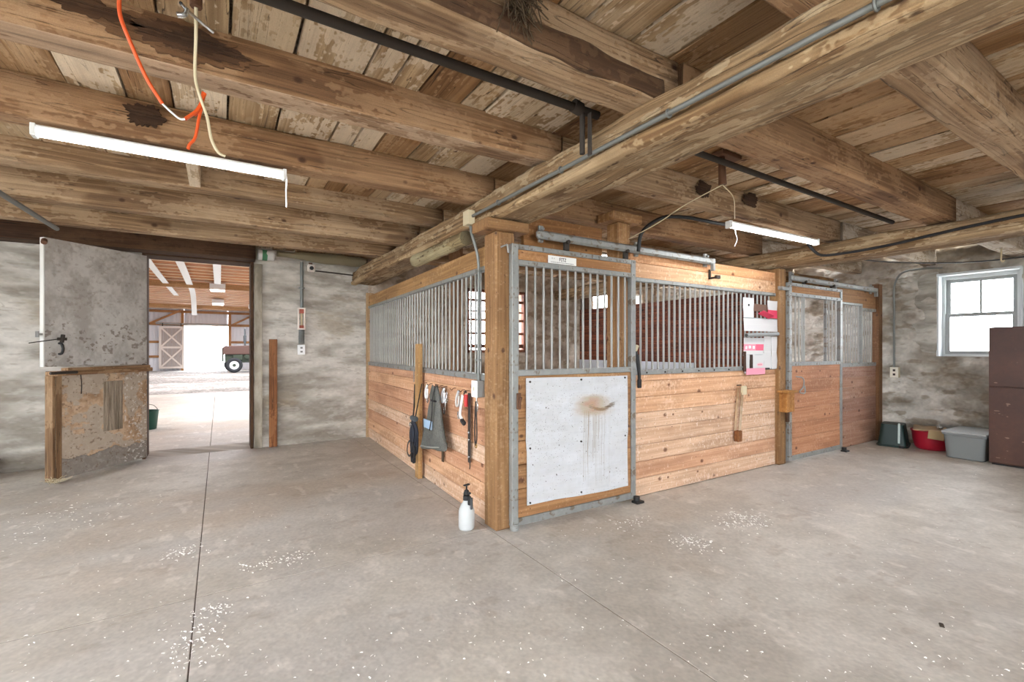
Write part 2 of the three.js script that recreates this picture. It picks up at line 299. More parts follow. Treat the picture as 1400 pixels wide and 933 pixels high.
for (const b of [bar(JX1 - JG, JX1 + JG, -0.1, -0.003, ZB, ZF, 0.001), bar(JX2 - JG, JX2 + JG, -0.1, -0.003, ZB, ZF, 0.001), bar(XL, JX1 - JG, -0.1, -0.002, JZ - JG, JZ + JG, 0.001), bar(JX1 + JG, JX2 - JG, -0.1, -0.002, JZ - JG, JZ + JG, 0.001)]) part('joint_filler', b, std({ color: '#574c42', roughness: 1 }), floor);

// back wall: whitewashed plaster over stone, with the doorway and two stall windows
const DOOR = [-0.80, 0.395, 0, 2.54];
const WIN2 = [3.62, 4.86, 1.28, 2.40], WIN3 = [6.5, 7.9, 1.3, 2.54], UNSEEN_WIN4 = [-6.3, -5.0, 1.2, 2.3];
const dBack = (u, v) => {
  const rough = sst(1.9, 2.6, u);                              // rougher stone inside the stalls
  const n = noise2(u * 1.3, v * 2.1, 31) * 0.012 + noise2(u * 3.1, v * 6.5, 32) * 0.008 + noise2(u * 8, v * 13, 33) * 0.003;
  return n * (1 + rough * 1.4) + rough * stones(u, v, 41) * 0.03;
};
function stones(u, v, s) {           // lumpy courses of field stone under the limewash, 0..1
  const y = v / 0.24, row = Math.floor(y + noise2(u * 0.9, 3, s) * 0.35), x = u / 0.42 + h2(row, 7, s) * 3, col = Math.floor(x);
  const fx = x - col, fy = md(y + noise2(u * 0.9, 3, s) * 0.35, 1), k = 0.4 + 0.6 * h2(col, row, s);
  return k * Math.pow(Math.max(0, 16 * fx * (1 - fx) * fy * (1 - fy)), 0.3);
}
structMesh('wall_back', masonry(XL, 1.93, -0.05, YC + 0.04, [DOOR], 0.045, dBack, 0.5, (u, v, t) => [u, v, ZB - t]), M.plaster, 'grey whitewashed plaster wall with the doorway to the shed', 'wall');
structMesh('wall_back_stalls', masonry(1.93, XR, -0.05, YC + 0.04, [WIN2, WIN3], 0.045, dBack, 0.5, (u, v, t) => [u, v, ZB - t]), tinted(M.rubble, '#fff2e8'), 'pinkish stained rubble wall behind the stalls', 'wall');

// right-hand wall: limewashed rubble with the small window
const WIN1 = [-2.37, -1.56, 1.245, 2.36];
const dRight = (u, v) => stones(u + noise2(u * 3, v * 4, 58) * 0.08, v + noise2(u * 3, v * 3, 59) * 0.05, 51) * 0.1 + noise2(u * 3, v * 5, 52) * 0.03 + noise2(u * 7, v * 13, 53) * 0.03 - 0.08;
const wallRight = structMesh('wall_right', masonry(ZB, ZF, -0.05, YC + 0.04, [WIN1, UNSEEN_WIN4], 0.035, dRight, 0.5, (u, v, t) => [XR + t, v, u]), M.rubble, 'lumpy whitewashed rubble wall with the sash window', 'wall');
{ // smooth lime plaster dressed up to the window's edge
  const P = masonry(-2.66, -2.37, 1.25, 2.44, [], 0.03, (u, v) => 0.085 * sst(-2.68, -2.5, u + 0.05 * noise2(v * 6, 2, 57)) * sst(2.46, 2.3, v) * sst(1.24, 1.34, v) + noise2(u * 8, v * 5, 55) * 0.01 + noise2(u * 22, v * 18, 56) * 0.005, 0.05, (u, v, t) => [XR + 0.07 + t, v, u]);
  part('plaster_patch', P, tinted(M.plaster, '#f4f8f8'), wallRight, 'smooth pale lime plaster beside the window');
}
// walls out of view: left and behind the viewer, with openings placed to let daylight onto floor and stalls
structMesh('wall_left', masonry(-ZF, -ZB, -0.05, YC + 0.04, [[-3.2, -1.4, 1.0, 2.3], [-0.2, 1.8, 1.0, 2.3], [3.4, 5.4, 1.0, 2.3]], 0.2, (u, v) => noise2(u * 2, v * 3, 61) * 0.015, 0.5, (u, v, t) => [XL - t, v, -u]), M.plaster, 'unseen whitewashed wall with three wide openings placed to light the partition', 'wall');
structMesh('wall_front', masonry(-XR, -XL, -0.05, YC + 0.04, [[-0.8, 2.4, 0, 2.25], [-7.6, -6.2, 1.0, 2.2]], 0.2, (u, v) => noise2(u * 2, v * 3, 71) * 0.015, 0.5, (u, v, t) => [-u, v, ZF + t]), M.plaster, 'unseen whitewashed wall with wide openings placed to light the near floor', 'wall');

// ceiling: single boards over the joists
const ceiling = struct('ceiling', 'old ceiling boards with peeling whitewash over heavy joists', 'ceiling');
function plank(x0, x1, z0, z1, y, ragged, seed) {
  const f = rng(seed), n = 7, P = [], I = [], t = 0.03, L = [], Rr = [];
  for (let i = 0; i <= n; i++) { const z = z0 + (z1 - z0) * i / n; const j = () => { const k = f(); return ragged * (k > 0.72 ? (k - 0.72) * 3.2 : 0); }; L.push([x0 + j(), z]); Rr.push([x1 - j(), z]); }
  for (let i = 0; i <= n; i++) { const sag = noise2(seed * 1.7, i * 0.6, 5) * 0.004; P.push(L[i][0], y + sag, L[i][1], Rr[i][0], y + sag + (f() - 0.5) * 0.003, Rr[i][1]); }
  P.push(L[0][0], y + t, z0, Rr[0][0], y + t, z0, L[n][0], y + t, z1, Rr[n][0], y + t, z1);
  for (let i = 0; i < n; i++) { const a = i * 2; I.push(a, a + 2, a + 1, a + 1, a + 2, a + 3); }      // underside
  const q = (n + 1) * 2, e = n * 2;
  I.push(q, q + 1, q + 2, q + 1, q + 3, q + 2, 0, 1, q, 1, q + 1, q, e, q + 2, e + 1, e + 1, q + 2, q + 3);
  for (let i = 0; i < n; i++) { const a = i * 2; I.push(q, a + 2, a, a + 1, a + 3, q + 1); } I.push(q, q + 2, e, q + 1, e + 1, q + 3);
  const g = new THREE.BufferGeometry(); g.setAttribute('position', new THREE.Float32BufferAttribute(P, 3)); g.setIndex(I);
  const h = g.toNonIndexed(); h.computeVertexNormals(); return grainUV(h, 2, 2.4, 0.6, [f(), f()]);
}
{
  const seams = [];
  let x = XL; while (x < -0.35) { seams.push(x); x += rr(0.2, 0.33); }
  seams.push(-0.22, 0.04, 0.30, 0.614, 0.758, 0.90, 1.145, 1.30, 1.425, 1.56, 1.80);
  x = 2.06; while (x < XR - 0.12) { seams.push(x); x += rr(0.22, 0.34); }
  seams.push(XR);
  for (let i = 0; i < seams.length - 1; i++) {
    const a = seams[i], b = seams[i + 1], rag = a > 1.9 ? 0.045 : 0.008, cuts = [ZB, pick([-4.35, -3.33, -5.0]), pick([-0.8, 0.1, -1.57]), ZF];
    for (let k = 0; k < 3; k++) part('ceiling_board', plank(a + rr(0.003, 0.008), b - rr(0.003, 0.009), cuts[k] + 0.003, cuts[k + 1] - 0.003, YC + rr(0, 0.008), rag, 1000 + i * 5 + k), pick(M.boards), ceiling);
  }
  part('unseen_upper_floor', bar(XL, XR, YC + 0.12, YC + 0.18, ZB, ZF, 0.002), M.beam, ceiling, 'unseen floor layer above, stopping light through the board gaps');  // unseen layer over the boards, keeps light out of their gaps
}

// girders, joists and the dark head beam over the doorway
function beamAlongX(name, label, x0, x1, yb, h, z0, z1, mat, seed, o, group) { const m = solo(name, hewn(x1 - x0, h, Math.abs(z1 - z0), seed, o), mat, label, 'beam', [x0, yb + h / 2, (z0 + z1) / 2], 0, group); return m; }
function beamAlongZ(name, label, z0, z1, yb, h, x0, x1, mat, seed, o, group) { return solo(name, hewn(Math.abs(z1 - z0), h, x1 - x0, seed, o), mat, label, 'beam', [(x0 + x1) / 2, yb + h / 2, Math.max(z0, z1)], Math.PI / 2, group); }
const girderA = beamAlongZ('hewn_girder', 'long hewn main girder with flaking bark and a conduit, above the corner stall post', ZF, ZB, 2.315, 0.185, 1.68, 2.03, M.girder, 3, { amp: 0.02, rad: 0.03, sway: 0.012, step: 0.04 });
beamAlongZ('hewn_girder', 'hewn girder with a black cable draped along it, over the post between the stalls', ZF, ZB, 2.305, 0.185, 5.5, 5.86, M.girder, 8, { amp: 0.014, rad: 0.045, sway: 0.02, step: 0.06 });
const NTH = ['first', 'second', 'third', 'fourth', 'fifth', 'sixth', 'seventh', 'eighth', 'ninth', 'tenth', 'eleventh', 'twelfth'];
const JOISTS = [   // near face, far face, underside
  [3.3, 3.14, 2.5], [2.4, 2.22, 2.51], [1.5, 1.33, 2.5], [0.75, 0.56, 2.5], [0.0, -0.18, 2.5], [-0.67, -0.87, 2.5], [-1.48, -1.67, 2.505], [-2.39, -2.54, 2.52], [-3.26, -3.41, 2.51], [-4.27, -4.44, 2.555], [-4.92, -5.08, 2.485], [-5.69, -5.84, 2.485]];
const heavyWash = tinted(M.whiteBeam, '#f3dfcd');
const jl = { 5: ['broad joist overhead with clean sawn faces, left of the main girder', 'broad joist overhead with a wide flat underside, right of the main girder'], 6: ['thick joist with rotted bark along its lower edge, beside the iron pipe', 'clean-edged joist beside the iron pipe, between the two girders'], 7: ['joist with a dark burnt stain and a peeling white underside', 'joist carrying the short tube light between the girders'], 8: ['joist with the long tube light fixed beneath it', 'dark joist just above the stall front header'] };
const joistAt = {};
JOISTS.forEach(([a, b, y], i) => {
  const h = YC - y + 0.01, o = { amp: 0.006, rad: 0.014, step: 0.12, sway: 0.012 };
  const L = jl[i], nth = NTH[11 - i];
  const lab = `rough brown joist on the doorway side of the main girder, ${nth} from the plaster wall`, lab2 = `rough brown joist between the two girders, ${nth} from the back stall wall`, lab3 = `whitewashed joist reaching the window wall, ${nth} from the stalls' back wall`;
  joistAt[i] = beamAlongX('ceiling_joist', L ? L[0] : lab, XL, 1.86, y, h, a, b, i === 7 ? [M.beams[1], heavyWash] : pick(M.beams), 20 + i, { ...o, amp: i === 6 ? 0.012 : 0.006, split: i === 7 }, 'ceiling joists');
  joistAt['m' + i] = beamAlongX('ceiling_joist', L ? L[1] : lab2, 1.88, 5.68, y, h, a + rr(-0.02, 0.02), b, pick(M.beams), 50 + i, o, 'ceiling joists');
  beamAlongX('ceiling_joist', lab3, 5.7, XR + 0.05, y, h, a + rr(-0.03, 0.03), b, M.whiteBeam, 80 + i, o, 'ceiling joists');
});
part('splintered_edge', hewn(7.4, 0.05, 0.075, 231, { amp: 0.016, rad: 0.015, step: 0.025, sway: 0.012 }).translate(4.0, -0.075, -0.145), tinted(M.whiteBeam, '#f6e4c4'), girderA, 'pale splintered lower edge');
solo('bridging_block', bar(-0.19, -0.12, 2.57, 2.70, -4.26, -3.42), M.boardPale, 'pale short board bridging two joists above the long tube light', 'board');
// charred, rotten and stained patches on the joists' near faces
function patch(parent, name, x, y, z, w, h, seed, mat) {
  const s = new THREE.Shape(), n = 90; for (let k = 0; k <= n; k++) { const a = k / n * Math.PI * 2, r = 1 + 0.25 * noise2(Math.cos(a) * 2 + 5, Math.sin(a) * 2 + 5, seed) + 0.16 * noise2(Math.cos(a) * 7, Math.sin(a) * 7, seed + 1) + 0.12 * noise2(Math.cos(a) * 19, Math.sin(a) * 19, seed + 2); const px = Math.cos(a) * w / 2 * r, py = Math.max(-h * 0.62, Math.min(h * 0.62, Math.sin(a) * h / 2 * r)); if (k) s.lineTo(px, py); else s.moveTo(px, py); }
  const g = grainUV(new THREE.ExtrudeGeometry(s, { depth: 0.01, bevelEnabled: false }), 0); g.translate(x - parent.position.x, y - parent.position.y, z - parent.position.z); return part(name, g, mat, parent);
}
const charred = tinted(M.beam, '#6a5a4e');
const scorched = tinted(M.beam, '#a8937f'), burnt = tinted(M.beam, '#7d6a5b');
patch(joistAt[7], 'scorched_patch', -0.14, 2.632, -2.392, 0.46, 0.15, 5, scorched); patch(joistAt[7], 'burnt_patch', -0.13, 2.638, -2.390, 0.36, 0.12, 6, burnt); patch(joistAt[7], 'charred_patch', -0.10, 2.645, -2.388, 0.22, 0.08, 7, charred); patch(joistAt[7], 'scorched_patch', -0.42, 2.66, -2.390, 0.3, 0.07, 9, burnt);
patch(joistAt[8], 'stain_patch', -0.35, 2.63, -3.258, 0.16, 0.12, 13, charred); patch(joistAt.m7, 'charred_patch', 3.3, 2.63, -2.38, 0.16, 0.13, 17, charred); patch(joistAt.m7, 'charred_patch', 3.95, 2.66, -2.38, 0.2, 0.12, 19, charred);
part('rotten_bark', hewn(2.3, 0.085, 0.03, 217, { amp: 0.022, rad: 0.012, step: 0.035, sway: 0.02 }).translate(-0.55 - joistAt[6].position.x, 2.57 - joistAt[6].position.y, -1.488 - joistAt[6].position.z), tinted(M.beam, '#8d7c6c'), joistAt[6], 'rotten brown bark');
beamAlongX('head_beam', 'dark stained beam across the head of the doorway', XL, 0.40, 2.52, 0.2, -6.93, -7.20, M.darkBeam, 99, { amp: 0.008, rad: 0.012 });
// timber fillet and crumpled insulation on top of the wall, right of the doorway
{ const f = rng(55), t = thing('straw_nest', 'dark tuft of straw and cobweb stuck on the rotted joist', 'nest', [0.93, 2.62, -1.44]); part('straw', merge(Array.from({ length: 90 }, () => rod([rr(-0.07, 0.07, f), rr(0.0, 0.09, f), rr(-0.03, 0.03, f)], [rr(-0.1, 0.1, f), rr(-0.13, 0.05, f), rr(-0.03, 0.06, f)], 0.0022, 4))), std({ color: '#4b3b28', roughness: 1 }), t); t.children[0].userData.kind = 'stuff'; }
solo('insulation_roll', hewn(1.2, 0.11, 0.13, 131, { amp: 0.04, rad: 0.05, step: 0.03 }), std({ color: '#7d745c', roughness: 0.9 }), 'crumpled dusty plastic roll tucked above the plaster wall', 'insulation', [0.665, 2.645, -7.13]);
{ const b = thing('feed_sack', 'rolled white and green plastic sack stuffed beside the head beam', 'sack', [0.43, 2.61, -7.1]); part('sack_body', hewn(0.2, 0.12, 0.13, 133, { amp: 0.02, rad: 0.055, step: 0.02 }), M.whitePaint, b); part('green_print', hewn(0.06, 0.124, 0.134, 133, { amp: 0.02, rad: 0.057, step: 0.02 }).translate(0.055, 0, 0), std({ color: '#4f8f68', roughness: 0.7 }), b, 'green printed band'); }

// sash window in the rubble wall
{
  const w = struct('window_1', 'white painted sash window with two upper panes in the rubble wall', 'window');
  const X0 = XR + 0.13, [z0, z1, y0, y1] = WIN1;
  part('frame', merge(bar(X0, X0 + 0.1, y0, y1, z0, z0 + 0.05), bar(X0, X0 + 0.1, y0, y1, z1 - 0.07, z1), bar(X0, X0 + 0.1, y1 - 0.06, y1, z0 + 0.05, z1 - 0.07), bar(X0 - 0.02, X0 + 0.1, y0, y0 + 0.03, z0 + 0.05, z1 - 0.07)), std({ color: '#c4c8c8', roughness: 0.6 }), w);
  part('reveal_board', merge(bar(XR - 0.01, X0, y0, y1 + 0.02, z0 - 0.005, z0 + 0.02), bar(XR - 0.03, X0, y1 - 0.015, y1 + 0.015, z0, z1), bar(XR - 0.02, X0, y0, y1, z1 - 0.02, z1 + 0.005)), std({ color: '#ccd2d3', roughness: 0.6 }), w);
  const za = z0 + 0.05, zb = z1 - 0.07, ym = 1.80, s = 0.045;
  const sash = (ya, yb, x, name, mull) => {
    const m = part(name, merge(bar(x, x + 0.035, ya, yb, za, za + s), bar(x, x + 0.035, ya, yb, zb - s, zb), bar(x, x + 0.035, ya, ya + s, za + s, zb - s), bar(x, x + 0.035, yb - s, yb, za + s, zb - s)), std({ color: '#9a9d9b', roughness: 0.7 }), w, 'weathered grey white sash');
    const cuts = mull ? [za + s, (za + zb) / 2, zb - s] : [za + s, zb - s];
    if (mull) part('mullion', bar(x + 0.005, x + 0.03, ya + s, yb - s, cuts[1] - 0.012, cuts[1] + 0.012), std({ color: '#9a9d9b', roughness: 0.7 }), m);
    for (let k = 0; k < cuts.length - 1; k++) part('pane', new THREE.PlaneGeometry(cuts[k + 1] - cuts[k], yb - ya - 2 * s).rotateY(-Math.PI / 2).translate(x + 0.018, (ya + yb) / 2, (cuts[k] + cuts[k + 1]) / 2), M.glass, m);
  };
  sash(ym - 0.01, y1 - 0.06, X0 + 0.05, 'upper_sash', true); sash(y0 + 0.03, ym + 0.03, X0 + 0.01, 'lower_sash', false);
}
// barred openings at the back of the stalls
{
  const w = struct('window_2', 'opening at the back of the stall crossed by white slats', 'window'), [x0, x1, y0, y1] = WIN2;
  part('frame', merge(bar(x0, x0 + 0.05, y0, y1, ZB - 0.12, ZB - 0.02), bar(x1 - 0.05, x1, y0, y1, ZB - 0.12, ZB - 0.02), bar(x0, x1, y0, y0 + 0.05, ZB - 0.12, ZB - 0.02), bar(x0, x1, y1 - 0.05, y1, ZB - 0.12, ZB - 0.02)), M.brown, w);
  for (const [y, h] of [[1.36, 0.07], [1.60, 0.045], [1.84, 0.045], [2.0, 0.03], [2.18, 0.05]]) part('slat', bar(x0 + 0.05, x1 - 0.05, y, y + h, ZB - 0.09, ZB - 0.06), M.brown, w);
  const v = struct('window_3', 'wide stall window showing above the brown divider', 'window'), [a0, a1, b0, b1] = WIN3;
  part('frame', merge(bar(a0, a0 + 0.03, b0, b1, ZB - 0.12, ZB - 0.04), bar(a1 - 0.03, a1, b0, b1, ZB - 0.12, ZB - 0.04), bar(a0, a1, b0, b0 + 0.03, ZB - 0.12, ZB - 0.04), bar(a0, a1, b1 - 0.03, b1, ZB - 0.12, ZB - 0.04)), M.whitePaint, v);
  part('mullion', bar(7.22, 7.36, b0, b1, ZB - 0.12, ZB - 0.04), M.whitePaint, v);
  for (const [p0, p1] of [[a0 + 0.03, 7.22], [7.36, a1 - 0.03]]) part('pane', new THREE.PlaneGeometry(p1 - p0, b1 - b0 - 0.06).translate((p0 + p1) / 2, (b0 + b1) / 2, ZB - 0.08), M.glass, v);
  const w4 = struct('window_4', 'unseen window in the rubble wall, placed to light the far stall', 'window'), [c0, c1, e0, e1] = UNSEEN_WIN4, xx = XR + 0.2;  // hidden by the divider, placed to brighten the far stall
  part('frame', merge(bar(xx, xx + 0.08, e0, e1, c0, c0 + 0.04), bar(xx, xx + 0.08, e0, e1, c1 - 0.04, c1), bar(xx, xx + 0.08, e0, e0 + 0.04, c0, c1), bar(xx, xx + 0.08, e1 - 0.04, e1, c0, c1)), M.whitePaint, w4); part('pane', new THREE.PlaneGeometry(c1 - c0 - 0.08, e1 - e0 - 0.08).rotateY(-Math.PI / 2).translate(xx + 0.04, (e0 + e1) / 2, (c0 + c1) / 2), M.glass, w4);
}
// door casing of the doorway
{
  const t = struct('trim_1', 'weathered timber casing of the doorway', 'door frame');
  part('jamb', bar(0.355, 0.39, 0, 2.54, ZB - 0.3, ZB + 0.03), M.darkBeam, t); part('jamb', bar(-0.80, -0.765, 0, 2.54, ZB - 0.3, ZB + 0.03), M.darkBeam, t);
  part('casing', bar(0.40, 0.495, 0.0, 2.5, ZB - 0.005, ZB + 0.035, 0.003, 1, 3, 3), tinted(M.plaster, '#d9d4c9'), t); part('head', bar(-0.765, 0.355, 2.5, 2.54, ZB - 0.3, ZB + 0.03), M.darkBeam, t);
}

// ---------------------------------------------------------------- outdoors and the shed beyond the doorway
structMesh('ground_outside', bar(-60, 60, -0.3, -0.2, -110, 40, 0.01), std({ color: '#c9c7c2', roughness: 1 }), 'pale open ground outside the buildings', 'ground');
{
  const s = struct('floor_shed', 'shed floor of pale concrete slabs and gravel', 'floor'), { x0, x1, z0, z1 } = SHED;
  slab(x0, JX1 - JG, -17.3, ZB - 0.28, -0.012, 0.15, M.slabOut, s); slab(JX1 + JG, x1, -17.3, ZB - 0.28, -0.012, 0.15, M.slabOut, s);
  slab(-0.8, 0.39, ZB - 0.28, ZB, -0.004, 0.15, M.concrete, s);
  const g = new THREE.PlaneGeometry(x1 - x0, 20, 60, 110).rotateX(-Math.PI / 2).translate((x0 + x1) / 2, 0, -27.3), p = g.attributes.position;
  for (let i = 0; i < p.count; i++) p.setY(i, -0.03 + noise2(p.getX(i) * 1.4, p.getZ(i) * 1.4, 77) * 0.02 + noise2(p.getX(i) * 5, p.getZ(i) * 5, 78) * 0.01);
  const uv = g.attributes.uv; for (let i = 0; i < p.count; i++) uv.setXY(i, p.getX(i) / 3, p.getZ(i) / 3); g.computeVertexNormals();
  part('gravel_bed', g, M.gravel, s, 'loose grey gravel');
}
{
  const { x0, x1, z0, z1, y } = SHED, OP = [-1.88, 0.49, 2.8];
  const c = struct('ceiling_shed', 'orange timber shed roof boards and pale purlins', 'ceiling');
  const palePurlin = std({ color: '#e9d3b6', roughness: 0.85 });
  for (let z = z0 - 0.02, k = 0; z > z1; z -= 0.72, k++) {
    part('roof_board', bar(x0, x1, y + 0.1, y + 0.13, Math.max(z1, z - 0.70), z, 0.004, 0), tinted(M.post, k % 3 ? '#ffc476' : '#f8b868'), c);
    part('purlin', bar(x0, x1, y + 0.08, y + 0.1, z - 0.745, z - 0.69), palePurlin, c);
  }
  for (const z of [-20.5, -31]) part('tie_beam', bar(x0, x1, y - 0.2, y, z - 0.08, z + 0.08), tinted(M.post, '#fff0dc'), c);
  const w = struct('wall_shed', 'corrugated metal end wall of the shed on orange timber framing', 'wall');
  const corr = (xa, xb, ya, yb, z) => { const n = Math.round((xb - xa) / 0.05), g = new THREE.PlaneGeometry(xb - xa, yb - ya, n, 1), p = g.attributes.position; for (let i = 0; i < p.count; i++) p.setZ(i, (Math.round((p.getX(i) + (xb - xa) / 2) / 0.05) % 4 < 2) ? 0.025 : 0); g.computeVertexNormals(); return g.translate((xa + xb) / 2, (ya + yb) / 2, z); };
  const metal = std({ color: '#d9dbe0', roughness: 0.6, side: THREE.DoubleSide });
  part('cladding', corr(x0, OP[0], -0.2, y + 0.15, z1), metal, w); part('cladding', corr(OP[1], x1, -0.2, y + 0.15, z1), metal, w); part('cladding', corr(OP[0], OP[1], OP[2], y + 0.15, z1), metal, w);
  const wood = tinted(M.post, '#ffe6cc');
  part('girt', bar(x0, x1, OP[2] + 0.0, OP[2] + 0.16, z1 + 0.05, z1 + 0.1), wood, w); part('door_rail', bar(-3.3, OP[1], OP[2] + 0.05, OP[2] + 0.14, z1 + 0.1, z1 + 0.27), M.galv, w); part('girt', bar(x0, x1, y - 0.15, y, z1 + 0.05, z1 + 0.12), wood, w);
  for (const [xa, ya] of [[x0, 0.8], [x0, 1.7], [OP[1], 0.8], [OP[1], 1.7]]) part('girt', bar(xa, xa === x0 ? OP[0] : x1, ya, ya + 0.14, z1 + 0.05, z1 + 0.1), wood, w);
  for (const xp of [-6.4, -4.3, OP[0] - 0.16, OP[1], 2.4]) part('post', bar(xp, xp + 0.16, -0.1, y, z1 + 0.1, z1 + 0.22), wood, w);
  for (const [xa, xb] of [[-3.6, -2.05], [-4.2, -5.6], [0.7, 2.2]]) part('knee_brace', bar(-0.06, 0.06, 0, Math.hypot(xb - xa, 0.85), -0.03, 0.03).rotateZ(-Math.atan2(xb - xa, 0.85)).translate(xa, OP[2] + 0.1, z1 + 0.14), wood, w);
  for (const [xa, xb, n] of [[x0 - 0.1, x0, 'wall_shed_left'], [x1, x1 + 0.1, 'wall_shed_right']]) structMesh(n, bar(xa, xb, -0.2, y + 0.15, z1, z0), metal, n.endsWith('left') ? 'pale metal side wall of the shed behind the dutch door' : 'pale metal side wall of the shed behind the tractor', 'wall');
  structMesh('wall_shed_near', masonry(x0, x1, YC + 0.05, y + 0.15, [], 0.5, () => 0, 0.1, (u, v, t) => [u, v, z0 - 0.1 + t]), metal, 'metal gable above the doorway on the shed side', 'wall');
  structMesh('wall_shed_corner', bar(x0, XL, -0.2, YC + 0.1, z0 - 0.1, z0), metal, 'metal wall closing the shed beside the barn', 'wall');

  // sliding door with crossed bracing
  const d = thing('sliding_barn_door', 'pale boarded sliding door with two crossed braces beside the bright opening', 'door', [-3.14, 0.12, z1 + 0.30]);
  const dm = std({ color: '#d8cfc6', roughness: 0.85 }), db = std({ color: '#a39a94', roughness: 0.85 }), W = 1.28, H = 2.62;
  for (let k = 0; k < 6; k++) part('door_board', bar(k * W / 6 + 0.004, (k + 1) * W / 6 - 0.004, 0, H, -0.02, 0.0), db, d);
  for (const yy of [0, H / 2 - 0.06, H - 0.12]) part('rail', bar(0, W, yy, yy + 0.12, 0, 0.025), dm, d);
  for (const xx of [0.15, W - 0.2]) part('roller_hanger', bar(xx, xx + 0.05, H - 0.1, H + 0.2, -0.035, -0.021), M.iron, d);
  for (const xx of [0, W - 0.12]) part('stile', bar(xx, xx + 0.12, 0.12, H - 0.12, 0.001, 0.026), dm, d);
  for (const yb of [0.12, H / 2 + 0.06]) for (const q of [-1, 1]) { const L = Math.hypot(W - 0.24, H / 2 - 0.18), a = Math.atan2(H / 2 - 0.18, W - 0.24) * q; part('brace', bar(-L / 2, L / 2, -0.045, 0.045, 0, 0.02).rotateZ(a).translate(W / 2, yb + (H / 2 - 0.18) / 2, 0.012 + (q + 1) * 0.011), dm, d); }

  // white straps and shed lights under the roof
  solo('hanging_strap', ribbon([[-1.62, y - 0.03, -13.5], [-1.60, y - 0.1, -17.5], [-1.62, y - 0.04, -25.4]], 0.17, 0.02, 24, [0, 1, 0]), M.whitePaint, 'white plastic strap sagging under the shed roof, nearer the dutch door', 'strap');
  solo('hanging_strap', ribbon([[-0.92, y - 0.03, -13.5], [-0.9, y - 0.1, -19], [-0.95, y - 0.25, -24.5], [-0.95, y - 0.9, -25.2]], 0.19, 0.02, 24, [0, 1, 0.15]), M.whitePaint, 'white plastic strap with its loose end hanging down, under the shed roof', 'strap');
  solo('duct', bar(-0.16, 0.04, y - 0.06, y + 0.05, -20, -12), M.whitePaint, 'white square duct running under the shed roof to the lights', 'duct');
  for (const z of [-20.9, -27.5]) {
    const l = thing('shed_light', z > -25 ? 'glowing shed ceiling light at the end of the white duct' : 'glowing shed ceiling light farther along, near the bright opening', 'light', [-0.06, y - 0.2, z]);
    part('housing', bar(-0.25, 0.25, 0.02, 0.2, -0.5, 0.5), M.whitePaint, l); part('lens', bar(-0.22, 0.22, 0, 0.02, -0.46, 0.46), M.tube, l);
    const a = new THREE.RectAreaLight('#f6f6fa', 75, 0.44, 0.92); a.position.set(0, -0.01, 0); a.rotation.x = -Math.PI / 2; l.add(a);
  }
  for (const x of [-4, 1.6]) for (const z of [-12.5, -20.9, -29]) {  // these fittings are out of view, placed to brighten the shed
    const l = thing('shed_light', `unseen shed ceiling light on the ${x < 0 ? 'dutch door' : 'tractor'} side, ${z > -15 ? 'first' : z > -25 ? 'second' : 'third'} from the doorway`, 'light', [x, y - 0.2, z], 0, 'unseen shed lights off to the sides');
    part('housing', bar(-0.25, 0.25, 0.02, 0.2, -0.5, 0.5), M.whitePaint, l); part('lens', bar(-0.22, 0.22, 0, 0.02, -0.46, 0.46), M.tube, l);
    const a = new THREE.RectAreaLight('#f6f6fa', 75, 0.44, 0.92); a.position.set(0, -0.01, 0); a.rotation.x = -Math.PI / 2; l.add(a);
  }
}

// ================================================================ STALLS
const barGeo = {};
function stallBar(h) { const k = h.toFixed(3); return barGeo[k] ??= new THREE.CylinderGeometry(0.0098, 0.0098, h, 8, 1, true); }
function addBars(parent, xs, y0, y1, z) { for (const x of xs) { const m = part('bar', stallBar(y1 - y0), M.galvBar, parent); m.position.set(x, (y0 + y1) / 2, z); } }
function kickBoards(parent, x0, x1, ys, z0, z1, mats, f = R) { for (let i = 0; i < ys.length - 1; i++) part('kick_board', bar(x0, x1, ys[i] + 0.001, ys[i + 1] - 0.001, z0, z1 - rr(0, 0.004, f), 0.004), pick(mats, f), parent); }
const seq = (a, n, p) => Array.from({ length: n }, (_, k) => a + k * p);
const bolt = (x, y, z) => rod([x, y, z], [x, y, z + 0.008], 0.008, 6);

